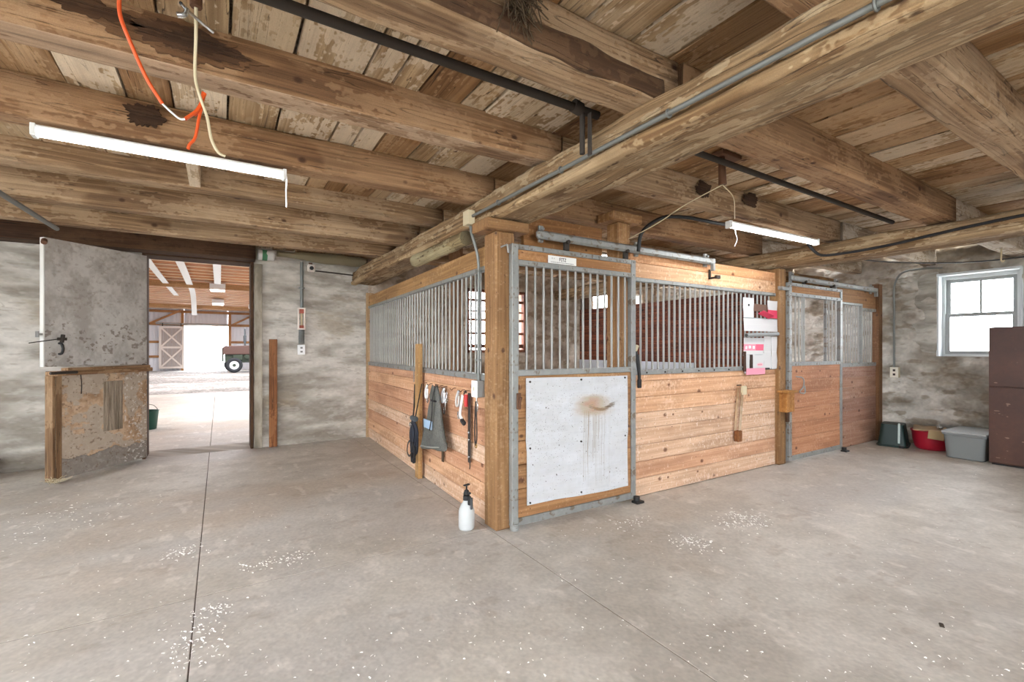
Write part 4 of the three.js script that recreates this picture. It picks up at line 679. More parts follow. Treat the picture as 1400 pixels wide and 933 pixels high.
// cables
solo('steel_conduit', rod([-1.34, 2.455, -4.3], [-1.265, 2.45, -5.85], 0.02, 8), M.conduit, 'grey steel conduit crossing under the far joists towards the dutch door', 'conduit');
{
  const o = thing('extension_cord', 'orange extension cord looping down from the ceiling above the tube light', 'cord');
  const Q = (px, py, z) => { const c = Math.cos(YAW), s = Math.sin(YAW), a = (px - 700) / FOCAL, b = -(py - HORIZON) / FOCAL, rz = -c + a * s, t = z / rz; return [(s + a * c) * t, EYE + b * t, z]; };
  part('orange_loop', hose([Q(163, -8, -2.22), Q(164, 20, -2.24), Q(180, 62, -2.26), Q(202, 110, -2.28), Q(222, 142, -2.3)], 0.007, 50, 7), M.orange, o);
  part('wire_twist', hose([Q(222, 142, -2.3), Q(236, 155, -2.3), Q(247, 163, -2.3), Q(253, 163, -2.3)], 0.004, 20, 6), M.white, o, 'white wire');
  part('orange_tail', merge(hose([Q(253, 163, -2.3), Q(270, 150, -2.32), Q(280, 128, -2.34)], 0.007, 20, 7), hose([Q(277, 140, -2.34), Q(272, 162, -2.34), Q(266, 190, -2.34), Q(259, 198, -2.33), Q(257, 204, -2.33)], 0.006, 24, 7), hose([Q(278, 126, -2.34), Q(272, 150, -2.34), Q(266, 158, -2.34)], 0.006, 16, 7)), M.orange, o);
  const p = thing('hanging_wire', 'pale cord hanging from a metal clip on the ceiling boards', 'cord');
  part('cord', hose([Q(268, 10, -2.1), Q(268, 50, -2.15), Q(267, 105, -2.25), Q(272, 128, -2.3), Q(283, 160, -2.32), Q(290, 193, -2.33), Q(300, 210, -2.33), Q(308, 214, -2.33)], 0.006, 60, 6), M.cream, p);
  part('metal_clip', merge(hose([Q(247, 4, -2.0), Q(256, 14, -2.05), Q(272, 28, -2.1), Q(292, 45, -2.12)], 0.006, 20, 6), hose([Q(242, 20, -2.04), Q(252, 20, -2.04), Q(256, 12, -2.04)], 0.009, 14, 6)), M.chrome, p);
  part('ceiling_hook', rod(Q(268, -4, -2.1), Q(268, 10, -2.1), 0.02, 8), M.rust, p);
  // lamp wire between the girders
  const w = thing('lamp_wire', 'thin tan wire from the ceiling box to the tube light between the girders', 'wire');
  part('ceiling_box', merge(bar(2.92, 3.14, 2.69, 2.718, -2.05, -1.95), rod([2.98, 2.69, -2.0], [2.99, 2.50, -2.0], 0.022, 8, 0.028)), M.rust, w);
  part('wire', merge(hose([[2.99, 2.5, -2.0], [3.3, 2.50, -2.12], [3.76, 2.47, -2.4]], 0.004, 20, 5), hose([[2.99, 2.5, -2.0], [2.95, 2.42, -2.3], [2.98, 2.36, -2.55], [3.0, 2.3, -2.9]], 0.004, 20, 5)), M.cream, w);
  solo('power_cable', hose([[3.10, 2.2, -2.88], [3.12, 2.36, -2.86], [3.3, 2.5, -2.80], [3.5, 2.52, -2.72], [3.8, 2.49, -2.62], [4.0, 2.50, -2.62]], 0.016, 60, 8), M.black, 'thick black cable arching from the post to the ceiling above the stall header', 'cable');
  solo('power_cable', hose([[5.12, 2.42, -2.46], [5.25, 2.36, -2.46], [5.40, 2.335, -2.45], [5.435, 2.33, -2.2], [5.435, 2.345, -1.85], [5.435, 2.38, -1.5], [5.435, 2.41, -1.1], [5.435, 2.43, -0.4], [5.435, 2.42, 1]], 0.014, 80, 8), M.blackMatte, 'black cable drooping along the face of the far girder', 'cable');
  solo('power_cable', hose([[6.2, 2.47, -2.7], [7.0, 2.46, -2.6], [7.7, 2.455, -2.3], [8.2, 2.46, -1.9], [8.3, 2.47, -1.2]], 0.009, 40, 6), M.black, 'thin black cable strung across the joists above the window', 'cable');
  solo('wire_hook', hose([[7.7, 2.515, -1.6], [7.7, 2.44, -1.6], [7.7, 2.38, -1.6], [7.72, 2.36, -1.59], [7.73, 2.38, -1.58]], 0.008, 20, 6), M.cream, 'pale wire hook hanging from the ceiling above the window', 'hook');
}

// ================================================================ TACK ON THE PARTITION
{
  solo('leaning_batten', bar(-0.024, 0.024, 0, 1.4, -0.05, 0.05, 0.003), tinted(M.post, '#fff2d2'), 'upright square batten standing against the orange partition beside the tack', 'batten', SP(1.50, 0, 0.05), SIDE_TURN + Math.PI / 2);
  const strap = (name, label, cat, pts, w, t, mat) => solo(name, ribbon(pts.map(([s, y, n]) => SP(s, y, n)), w, t, 60, SP(0, 0, 1).map((v, i) => v - SP(0, 0, 0)[i])), mat, label, cat);
  const leather = std({ color: '#2d241f', roughness: 0.6 });
  strap('leather_reins', 'dark leather reins hung in a long loop on a hook, left of the batten', 'reins', [[1.63, 1.0, 0.03], [1.7, 0.7, 0.035], [1.84, 0.42, 0.04], [1.82, 0.36, 0.045], [1.74, 0.4, 0.05], [1.7, 0.5, 0.05], [1.64, 0.8, 0.05], [1.62, 0.98, 0.045], [1.64, 0.7, 0.06], [1.72, 0.38, 0.06], [1.84, 0.30, 0.06], [1.87, 0.2, 0.06], [1.8, 0.17, 0.06], [1.72, 0.22, 0.06], [1.68, 0.4, 0.06], [1.62, 0.97, 0.055]], 0.022, 0.005, leather);
  // navy halter bundle
  { const h = thing('halter', 'navy blue rope halter bunched on a hook behind the grey bag', 'halter', SP(1.40, 0.55, 0.14), SIDE_TURN); const f = rng(77);
    const loop = (n, y0, y1, r, m) => part('rope_strand', merge(Array.from({ length: n }, () => { const a = rr(-0.05, 0.05, f), b = rr(-0.06, 0.06, f); return hose([[a * 0.4, y0, 0], [a - 0.05, (y0 + y1) / 2, rr(-0.02, 0.02, f)], [b, y1, rr(-0.02, 0.02, f)], [a + 0.05, (y0 + y1) / 2 + 0.03, rr(-0.02, 0.02, f)], [a * 0.4 + 0.01, y0, 0.01]], r, 30, 6); })), m, h);
    loop(6, 0.1, -0.26, 0.011, std({ color: '#20242f', roughness: 0.8 })); loop(4, -0.15, -0.36, 0.01, M.blackMatte); part('nose_pad', hewn(0.12, 0.05, 0.05, 151, { rad: 0.022, amp: 0.008, step: 0.02 }).translate(-0.06, 0.09, 0), std({ color: '#4d5254', roughness: 0.9 }), h); part('buckle', new THREE.TorusGeometry(0.022, 0.005, 6, 14).translate(0.0, 0.03, 0.03), M.chrome, h); part('hanging_cord', rod([0, 0.1, -0.02], [0.03, 0.44, -0.08], 0.006, 6), M.blackMatte, h); }
  // grey mesh bag
  { const b = thing('mesh_bag', 'grey mesh feed bag with a pale blue patch hung from a hook', 'bag', SP(0.92, 0, 0.085), SIDE_TURN);
    const prof = [[1.0, 0.045, 0.025, 0], [0.95, 0.075, 0.035, 0], [0.9, 0.095, 0.045, 0.005], [0.86, 0.082, 0.035, 0.0], [0.8, 0.108, 0.05, 0.0], [0.7, 0.125, 0.06, -0.005], [0.6, 0.165, 0.07, -0.02], [0.52, 0.2, 0.075, -0.045], [0.46, 0.235, 0.07, -0.065], [0.42, 0.25, 0.05, -0.075], [0.4, 0.235, 0.02, -0.08]];
    const n = 28, P = [], I = [], C = [];
    prof.forEach(([y, w0, d, c0], i) => { const w = w0 * 1.4, cx = c0 * 0.7; for (let k = 0; k <= n; k++) { const a = k / n * Math.PI * 2, fold = 1 + 0.13 * Math.sin(a * 5 + i * 0.4) + 0.06 * noise2(a * 3, i, 161); P.push(cx + Math.cos(a) * w * (0.94 + 0.06 * fold), y + 0.012 * noise2(a * 2, i * 0.8, 163) + (i > 7 ? Math.cos(a) * 0.05 : 0), Math.sin(a) * d * 0.65 * fold); } });
    for (let i = 0; i < prof.length - 1; i++) for (let k = 0; k < n; k++) { const a = i * (n + 1) + k; I.push(a, a + 1, a + n + 1, a + 1, a + n + 2, a + n + 1); }
    const g = new THREE.BufferGeometry(); g.setAttribute('position', new THREE.Float32BufferAttribute(P, 3)); g.setIndex(I); g.computeVertexNormals();
    part('bag_body', grainUV(toCreasedNormals(g, 1.2), 1, 0.5, 0.5), texMat(tex(256, 256, (u, v) => { const a = fbm(u, v, 64, 64, 2, 1601), b = fbm(u, v, 4, 4, 4, 1611); return [...mix3([70, 70, 66], [118, 117, 110], a * 0.5 + b * 0.5), a]; }), { roughness: 0.95, side: THREE.DoubleSide }, 0.003), b);
    part('blue_patch', bar(-0.16, 0.06, 0.6, 0.68, 0.046, 0.058, 0.006), std({ color: '#9fb8cf', roughness: 0.8 }), b); part('hem_cord', hose([[-0.37, 0.37, 0.015], [-0.27, 0.4, 0.04], [-0.1, 0.42, 0.05], [0.1, 0.45, 0.04], [0.21, 0.47, 0.015]], 0.008, 24, 6), std({ color: '#8c8b83', roughness: 0.9 }), b); part('neck_tie', new THREE.TorusGeometry(0.075, 0.01, 6, 24).scale(1, 0.5, 1).rotateX(Math.PI / 2).scale(1, 1, 0.5).translate(0, 0.865, 0.01), M.blackMatte, b); part('carry_strap', ribbon([[0.02, 1.02, 0.0], [0.06, 0.9, 0.045], [0.08, 0.75, 0.06], [0.06, 0.6, 0.075]], 0.016, 0.004, 20, [0, 0, 1]), M.blackMatte, b); }
  strap('leather_tie', 'short frayed brown strap hanging below the grey mesh bag', 'strap', [[0.9, 0.55, 0.015], [0.9, 0.42, 0.016], [0.895, 0.29, 0.018]], 0.05, 0.006, std({ color: '#4e3a25', roughness: 0.9 }));
  const snap = (label, s, y, len, rope) => { const t = thing('snap_hook', label, 'snap hook', SP(s, y, 0.024), SIDE_TURN); part('swivel', merge(new THREE.TorusGeometry(0.014, 0.004, 6, 14).translate(0, -0.01, 0), rod([0, -0.024, 0], [0, -0.05, 0], 0.008, 8)), M.chrome, t); part('clip', merge(hose([[0.0, -0.05, 0], [0.018, -0.07, 0], [0.02, -len + 0.03, 0], [0, -len, 0], [-0.02, -len + 0.03, 0], [-0.016, -len + 0.06, 0]], 0.006, 30, 6)), M.chrome, t); if (rope) part('rope_eye', hose([[0, 0.0, 0.005], [-0.03, -0.06, 0.01], [-0.025, -0.13, 0.012], [0.02, -0.12, 0.012], [0.02, -0.04, 0.008]], 0.01, 24, 6), rope, t); return t; };
  snap('chrome snap hook with a white rope eye, right of the grey mesh bag', 0.84, 0.985, 0.24, M.white); snap('rusty chrome snap hook between the mesh bag and the other clips', 0.78, 0.95, 0.1, null); snap('chrome snap hook with a pale grey rope eye, beside the red-handled tool', 0.5, 0.985, 0.24, std({ color: '#c9c6c0', roughness: 0.8 })); snap('small chrome snap hook on the hook beside the socket', 0.14, 0.985, 0.14, null);
  snap('chrome snap hook hidden partly behind the batten', 1.3, 0.985, 0.18, M.white);
  { const t = thing('hoof_pick', 'red-handled grooming tool with a black and white brush end', 'tool', SP(0.36, 0.7, 0.035), SIDE_TURN); part('handle', rod([0.04, 0.17, 0], [0.035, 0.27, 0], 0.018, 10), std({ color: '#b8231f', roughness: 0.5 }), t, 'red handle'); part('shaft', hose([[0.04, 0.28, 0], [0.03, 0.3, 0], [0.015, 0.27, 0.01]], 0.006, 16, 6), M.black, t); part('white_strap', ribbon([[-0.01, 0.26, 0.01], [-0.035, 0.16, 0.016], [-0.04, 0.09, 0.02], [0.0, 0.06, 0.02]], 0.035, 0.006, 20, [0, 0, 1]), M.white, t); part('brush_end', bar(-0.045, 0.03, 0.02, 0.06, 0, 0.03, 0.01).rotateZ(-0.4), M.black, t); }
  { const t = thing('leather_strap', 'long dark leather strap with bright studs hanging right of the red-handled tool', 'strap', SP(0.285, 0, 0.02), SIDE_TURN); part('strap', bar(-0.024, 0.024, 0.41, 0.985, 0, 0.006, 0.002), leather, t); for (const y of [0.46, 0.6, 0.66]) part('stud', merge(new THREE.SphereGeometry(0.014, 10, 6).scale(1, 1, 0.5).translate(0, y, 0.008)), M.chrome, t); part('tip', hose([[0.01, 0.41, 0.003], [0.014, 0.38, 0.003], [0.006, 0.36, 0.003]], 0.004, 10, 5), M.iron, t); }
  { const t = thing('lead_strap', 'thin dark lead strap with a brass ring hanging under the socket', 'strap', [1.70, 0, -3.235], SIDE_TURN); part('strap', hose([[0.0, 0.94, 0.01], [-0.012, 0.8, 0.012], [-0.015, 0.66, 0.012], [0.0, 0.6, 0.012], [0.02, 0.65, 0.012], [0.018, 0.8, 0.012], [0.004, 0.94, 0.012]], 0.006, 40, 6), leather, t); part('ring', new THREE.TorusGeometry(0.016, 0.004, 6, 16).translate(0.004, 0.595, 0.012), std({ color: '#b08a4a', metalness: 0.7, roughness: 0.4 }), t); }
  { const t = thing('hook_chain', 'thin chain hanging from the grille rail left of the reins', 'chain', SP(1.78, 0.98, 0.012), SIDE_TURN); part('links', merge(Array.from({ length: 9 }, (_, k) => new THREE.TorusGeometry(0.009, 0.003, 5, 10).scale(0.7, 1, 1).rotateY(k % 2 ? Math.PI / 2 : 0).translate(0, 0.01 + k * 0.015, 0))), M.galvBar, t); }
}
{ // black lead rope by the door edge
  const t = thing('lead_rope', 'black lead rope hanging at the edge of the door with the white panel', 'rope', [3.145, 0, -2.97]); part('rope', hose([[0, 1.34, 0.02], [0.0, 1.25, 0.03], [0.02, 1.12, 0.035], [0.025, 1.05, 0.035], [0.02, 1.1, 0.045], [0.005, 1.3, 0.035]], 0.012, 40, 7), M.black, t); part('clip', merge(bar(0.0, 0.045, 1.0, 1.08, 0.03, 0.05, 0.008)), M.blackMatte, t); part('frayed_end', rod([-0.01, 1.33, 0.02], [0.01, 1.38, 0.03], 0.016, 7), M.cream, t);
}
{ // pair of hanging wooden slats on the front boards
  const t = thing('wooden_hanger', 'two thin wooden slats hung from a nail on the wide orange stall front', 'hanger', [4.70, 0, -2.985]); part('slat', bar(-0.014, 0.014, -0.46, 0, 0, 0.015).rotateZ(-0.14).translate(0.03, 0.93, 0.0), tinted(M.whiteBeam, '#ffe9d2'), t); part('slat', bar(-0.016, 0.016, -0.48, 0, 0.016, 0.03).rotateZ(-0.12).translate(0.085, 0.95, 0), tinted(M.whiteBeam, '#fff3e6'), t); part('foot_block', bar(-0.04, 0.035, 0.36, 0.475, 0, 0.05), tinted(M.post, '#c89a68'), t); part('tie', hewn(0.07, 0.1, 0.03, 171, { rad: 0.013, amp: 0.012, step: 0.015 }).translate(0.06, 0.91, 0.03), M.cream, t); part('nail', rod([0.03, 0.955, -0.01], [0.03, 0.96, 0.04], 0.006, 6), M.iron, t);
}
{ const t = thing('latch_block', 'yellow timber latch block with a lid board on the post, beside the far stall door', 'latch', [5.585, 0.62, -2.925]); part('block', bar(-0.1, 0.07, 0, 0.22, -0.03, 0.06, 0.005), tinted(M.post, '#ffd690'), t); part('lid', bar(-0.14, 0.07, 0.225, 0.25, -0.03, 0.10), tinted(M.post, '#ffe0a4'), t); part('wedge', bar(-0.02, 0.02, -0.12, 0, 0, 0.03), M.darkBeam, t); }
{ const t = thing('door_pull', 'galvanised pull plate on the post beside the pink cartons', 'latch', [5.55, 2.05, -2.95]); part('plate', bar(-0.1, 0.14, -0.02, 0.02, 0, 0.02), M.galv, t); part('knob', rod([-0.08, 0, 0.02], [-0.08, 0, 0.05], 0.018, 10), M.galvBar, t); }

// cartons tied to the grille
{
  const carton = (seed, draw) => { const c = document.createElement('canvas'); c.width = 256; c.height = 256; const x = c.getContext('2d'), f = rng(seed); x.fillStyle = '#cdcbc9'; x.fillRect(0, 0, 256, 256); draw(x, f); const t = new THREE.CanvasTexture(c); t.colorSpace = THREE.SRGBColorSpace; return std({ map: t, roughness: 0.8 }); };
  const panel = (name, w, h, x, y, z, mat, parent, turn = 0, label) => { const g = new THREE.BoxGeometry(w, h, 0.006, 4, 4, 1), p = g.attributes.position; for (let i = 0; i < p.count; i++) p.setZ(i, p.getZ(i) + 0.006 * noise2(p.getX(i) * 14, p.getY(i) * 14, Math.round(x * 91 + y * 37))); g.computeVertexNormals(); return part(name, g.rotateZ(turn).translate(x, y, z), mat, parent, label); };
  const plain = carton(1, (x) => { x.fillStyle = '#dedcdb'; x.fillRect(0, 120, 256, 3); }), redTop = carton(2, (x) => { x.fillStyle = '#d9405e'; x.fillRect(0, 136, 256, 120); }), pinkMid = carton(3, (x, f) => { x.fillStyle = '#ea8fa0'; x.fillRect(0, 90, 256, 90); x.fillStyle = '#f3eeee'; for (let k = 0; k < 5; k++) x.fillRect(20 + k * 45, 110 + f() * 12, 26, 40); x.fillStyle = '#e4647e'; x.fillRect(150, 90, 106, 90); }), oval = carton(4, (x) => { x.fillStyle = '#e3b7bd'; x.beginPath(); x.ellipse(200, 150, 44, 24, 0, 0, 7); x.fill(); x.fillStyle = '#d58c98'; x.fillRect(170, 140, 60, 16); }), pink = std({ color: '#e89aac', roughness: 0.8 });
  const a = thing('flattened_carton', 'white carton with a red corner and torn flap, at the top of the grille', 'carton', [4.83, 1.53, -2.985]);
  panel('left_panel', 0.19, 0.22, 0.1, 0.27, 0, plain, a); panel('right_panel', 0.19, 0.2, 0.575, 0.27, 0, redTop, a, 0, 'white panel with a red band'); panel('lower_panel', 0.66, 0.14, 0.335, 0.085, 0.004, plain, a);
  part('torn_flap', bar(-0.11, 0.11, -0.004, 0.004, -0.01, 0.06).rotateX(-0.5).rotateZ(-0.22).translate(0.37, 0.19, 0.02), redTop, a); part('edge_fold', bar(0, 0.66, 0.155, 0.163, 0.003, 0.012), std({ color: '#8f9a98' }), a); part('hanging_hole', rod([0.1, 0.3, 0.002], [0.1, 0.3, 0.006], 0.013, 10), M.blackMatte, a); part('inner_tray', bar(0.2, 0.47, 0.24, 0.32, -0.013, -0.004), std({ color: '#6e5244', roughness: 0.9 }), a);
  const t = thing('grey_tube', 'grey cardboard tube pushed across the grille under the top carton', 'tube', [4.85, 1.5, -2.96]); part('tube_wall', rod([0, -0.005, 0], [0.62, 0.02, 0], 0.022, 12), std({ color: '#8d8f8d', roughness: 0.7 }), t); part('tube_end', rod([-0.004, -0.005, 0], [0, -0.005, 0], 0.017, 12), std({ color: '#55524e' }), t);
  const b = thing('flattened_carton', 'white carton with pink bands and two torn holes, low on the grille', 'carton', [4.83, 1.1, -2.985]);
  panel('band_panel', 0.38, 0.2, 0.2, 0.27, 0, pinkMid, b, 0, 'panel with pink bands'); panel('front_panel', 0.38, 0.22, 0.2, 0.09, 0.006, oval, b); panel('bottom_flap', 0.36, 0.07, 0.19, 0.0, 0.03, pink, b, 0, 'pink flap'); part('torn_hole', hewn(0.15, 0.045, 0.01, 181, { rad: 0.004, amp: 0.01, step: 0.015 }).rotateZ(Math.PI / 2).translate(0.135, 0.035, 0.012), std({ color: '#3a2a22', roughness: 1 }), b); part('torn_edge', hewn(0.22, 0.035, 0.012, 183, { rad: 0.005, amp: 0.012, step: 0.015 }).rotateZ(Math.PI / 2).translate(0.012, 0.0, 0.006), std({ color: '#4a3428', roughness: 1 }), b); part('fold_line', bar(0.02, 0.39, 0.18, 0.186, 0.003, 0.01), std({ color: '#9aa3a2' }), b);
  const c = thing('white_carton_strip', 'tall plain white carton folded in two, beside the worn brown post', 'carton', [5.22, 1.12, -2.98]); panel('left_half', 0.135, 0.37, 0.07, 0.185, 0, plain, c); panel('right_half', 0.11, 0.37, 0.2, 0.185, 0.006, plain, c); part('crease', bar(0.137, 0.143, 0.01, 0.36, 0, 0.006), std({ color: '#b7bcbc' }), c); part('bottom_tear', bar(0.0, 0.15, -0.005, 0.012, 0, 0.004), M.blackMatte, c);
}

// ================================================================ ON THE FLOOR
{ const s = thing('pump_sprayer', 'white plastic pump sprayer bottle with a black pump, beside the corner post', 'sprayer', [1.575, 0, -3.165], 0.3); s.scale.setScalar(0.92);
  part('bottle', new THREE.LatheGeometry([[0.0, 0.012], [0.045, 0.012], [0.052, 0.0], [0.06, 0.0], [0.066, 0.02], [0.066, 0.13], [0.064, 0.15], [0.05, 0.185], [0.036, 0.21], [0.024, 0.228], [0.022, 0.245], [0, 0.245]].map((p) => new THREE.Vector2(...p)), 28), std({ color: '#bfc2c0', roughness: 0.4 }), s);
  part('collar', new THREE.CylinderGeometry(0.028, 0.03, 0.035, 18).translate(0, 0.25, 0), M.black, s); part('pump_head', new THREE.LatheGeometry([[0.0, 0.268], [0.026, 0.268], [0.026, 0.285], [0.018, 0.31], [0.012, 0.315], [0, 0.315]].map((p) => new THREE.Vector2(...p)), 18), M.black, s); part('plunger', merge(rod([0, 0.31, 0], [0, 0.35, 0], 0.007, 8), bar(-0.03, 0.03, 0.348, 0.36, -0.012, 0.012, 0.005)), M.black, s); part('spray_nozzle', merge(rod([0, 0.29, 0.02], [-0.015, 0.3, 0.055], 0.01, 8), bar(-0.02, -0.004, 0.2, 0.275, 0.03, 0.06, 0.004)), M.black, s); part('trigger', bar(-0.012, 0.012, 0.165, 0.26, 0.048, 0.064, 0.004), std({ color: '#4a4d50', roughness: 0.5 }), s); }
{ const b = thing('brown_cabinet', 'tall dark brown scratched metal cabinet beside the window', 'cabinet', [7.62, 0, -1.69]);
  const tC = tex(512, 512, (u, v) => { const a = fbm(u, v, 6, 6, 4, 1701), g = fbm(u, v, 60, 60, 2, 1711); let c = mix3([62, 34, 22], [84, 50, 34], a); c = mix3(c, [160, 138, 120], sst(0.8, 0.84, fbm(u, v, 40, 14, 3, 1721)) * 0.6); const k = 0.95 + g * 0.1; return [c[0] * k, c[1] * k, c[2] * k, a]; }, false), m = texMat(tC, { roughness: 0.5 });
  part('carcass', bar(0.02, 0.68, 0.02, 1.6, 0, 1.0, 0.006, 1, 1.2, 1.2), m, b); part('lower_front', bar(0, 0.02, 0.03, 0.905, 0.004, 0.996, 0.004, 1, 1.2, 1.2), m, b); part('upper_front', bar(0, 0.02, 0.915, 1.6, 0.004, 0.996, 0.004, 1, 1.2, 1.2), m, b); part('plinth', bar(0.04, 0.66, 0, 0.02, 0.02, 0.98), M.black, b); part('handle', bar(-0.02, 0, 1.3, 1.42, 0.85, 0.87), M.chrome, b); }
function tub(name, label, pos, w, d, h, taper, mat, rimMat, turn = 0, flip = false) {
  const t = thing(name, label, name.includes('bin') ? 'bin' : 'tub', pos, turn), rim = (y, k) => { const s = new THREE.Shape(), W = w / 2 * k, D = d / 2 * k, r = 0.05; s.moveTo(-W + r, -D); s.lineTo(W - r, -D); s.quadraticCurveTo(W, -D, W, -D + r); s.lineTo(W, D - r); s.quadraticCurveTo(W, D, W - r, D); s.lineTo(-W + r, D); s.quadraticCurveTo(-W, D, -W, D - r); s.lineTo(-W, -D + r); s.quadraticCurveTo(-W, -D, -W + r, -D); return s.getPoints(4).slice(0, -1).map((p) => [p.x, y, p.y]); };
  const rings = flip ? [rim(h, taper * 0.96), rim(h, taper), rim(0.02, 1), rim(0.0, 1)] : [rim(0.0, taper * 0.95), rim(0.012, taper), rim(h, 1), rim(h, 0.965), rim(0.03, taper * 0.95)];
  const P = rings.flat(2), n = rings[0].length, I = []; for (let i = 0; i < rings.length - 1; i++) for (let k = 0; k < n; k++) { const a = i * n + k, b = i * n + (k + 1) % n; I.push(a, a + n, b, b, a + n, b + n); }
  const capAt = (ri) => { const c = P.length / 3; P.push(0, rings[ri][0][1], 0); for (let k = 0; k < n; k++) I.push(c, ri * n + k, ri * n + (k + 1) % n); }; capAt(0); capAt(rings.length - 1);
  let g = new THREE.BufferGeometry(); g.setAttribute('position', new THREE.Float32BufferAttribute(P, 3)); g.setIndex(I); g.computeVertexNormals(); g = toCreasedNormals(g, 0.7); part('shell', grainUV(g, 0), mat, t);
  const y = flip ? 0.012 : h - 0.01, k = 1.02, rp = rim(y, k); part('rim', hose([...rp, rp[0]], 0.014, 60, 6, false), rimMat, t); return t;
}
{ const m = std({ color: '#7c8080', roughness: 0.5 }); const t = tub('storage_bin', 'grey plastic storage bin with a lid, beside the brown cabinet', [7.95, 0, -1.91], 0.62, 0.39, 0.31, 0.9, m, m); part('lid', bar(-0.325, 0.325, 0.312, 0.335, -0.205, 0.205, 0.01), std({ color: '#9c9e9c', roughness: 0.5 }), t, 'paler lid'); }
{ const t = thing('feed_tub', 'round crimson rubber feed tub between the green tub and the grey bin', 'tub', [8.13, 0, -2.35]); part('shell', new THREE.LatheGeometry([[0, 0.0], [0.15, 0.0], [0.175, 0.03], [0.2, 0.13], [0.21, 0.235], [0.222, 0.24], [0.222, 0.255], [0.2, 0.255], [0.18, 0.05], [0, 0.04]].map((p) => new THREE.Vector2(...p)), 32), std({ color: '#a3142a', roughness: 0.45 }), t); part('base_ring', new THREE.TorusGeometry(0.152, 0.008, 6, 30).rotateX(Math.PI / 2).translate(0, 0.008, 0), std({ color: '#8e1024', roughness: 0.5 }), t);
  const c = thing('cardboard_sheet', 'torn brown cardboard lying across the crimson feed tub', 'cardboard', [8.1, 0.262, -2.36], 0.3), g = new THREE.BoxGeometry(0.46, 0.012, 0.34, 10, 1, 8), p = g.attributes.position; for (let i = 0; i < p.count; i++) { const x = p.getX(i), z = p.getZ(i); p.setY(i, p.getY(i) + 0.008 + 0.02 * Math.abs(noise2(x * 6, z * 6, 91))); } g.computeVertexNormals(); part('sheet', g, std({ color: '#a88f70', roughness: 0.9 }), c); part('hanging_flap', bar(-0.245, -0.236, -0.09, 0.02, -0.02, 0.14).rotateX(0.1), std({ color: '#a08a66', roughness: 0.9 }), c); part('foil_scrap', hewn(0.1, 0.02, 0.05, 191, { rad: 0.006, amp: 0.01, step: 0.02 }).translate(-0.1, 0.05, 0.1), M.chrome, c); }
{ const t = tub('feed_trough', 'dark green plastic trough upside down in the corner below the socket', [8.04, 0, -2.74], 0.44, 0.32, 0.30, 0.78, std({ color: '#0d2b26', roughness: 0.5 }), std({ color: '#0d2b26', roughness: 0.5 }), 0.25, true); part('tape_strip', bar(-0.24, -0.232, 0.02, 0.29, 0.06, 0.085).rotateZ(-0.16).translate(0.015, 0.0, 0), std({ color: '#b9c9c4', roughness: 0.6 }), t, 'pale strip'); part('caster', merge(rod([-0.23, 0.0, 0.1], [-0.23, 0.03, 0.1], 0.03, 10)), M.black, t); }
{ const t = thing('muck_bucket', 'dark red bucket against the plaster wall left of the dutch door', 'bucket', [-2.15, 0, -6.95]); part('shell', new THREE.LatheGeometry([[0, 0], [0.16, 0], [0.17, 0.01], [0.2, 0.18], [0.215, 0.19], [0.2, 0.19], [0.16, 0.02], [0, 0.02]].map((p) => new THREE.Vector2(...p)), 28), std({ color: '#5c1722', roughness: 0.5 }), t); part('bail_handle', hose([[-0.2, 0.18, 0], [-0.15, 0.24, 0.1], [0, 0.25, 0.14], [0.15, 0.24, 0.1], [0.2, 0.18, 0]], 0.005, 24, 6), M.galvBar, t); }
{ const t = thing('green_bucket', 'small dark green bucket on the shed slab behind the dutch door', 'bucket', [-1.08, -0.01, -10.0]); part('shell', new THREE.LatheGeometry([[0, 0], [0.17, 0], [0.2, 0.3], [0.215, 0.31], [0.2, 0.31], [0.16, 0.02], [0, 0.02]].map((p) => new THREE.Vector2(...p)), 24), std({ color: '#1f5a4c', roughness: 0.5 }), t); part('bail_handle', hose([[-0.2, 0.3, 0], [-0.12, 0.4, 0], [0.12, 0.4, 0], [0.2, 0.3, 0]], 0.006, 20, 6), M.galvBar, t); }

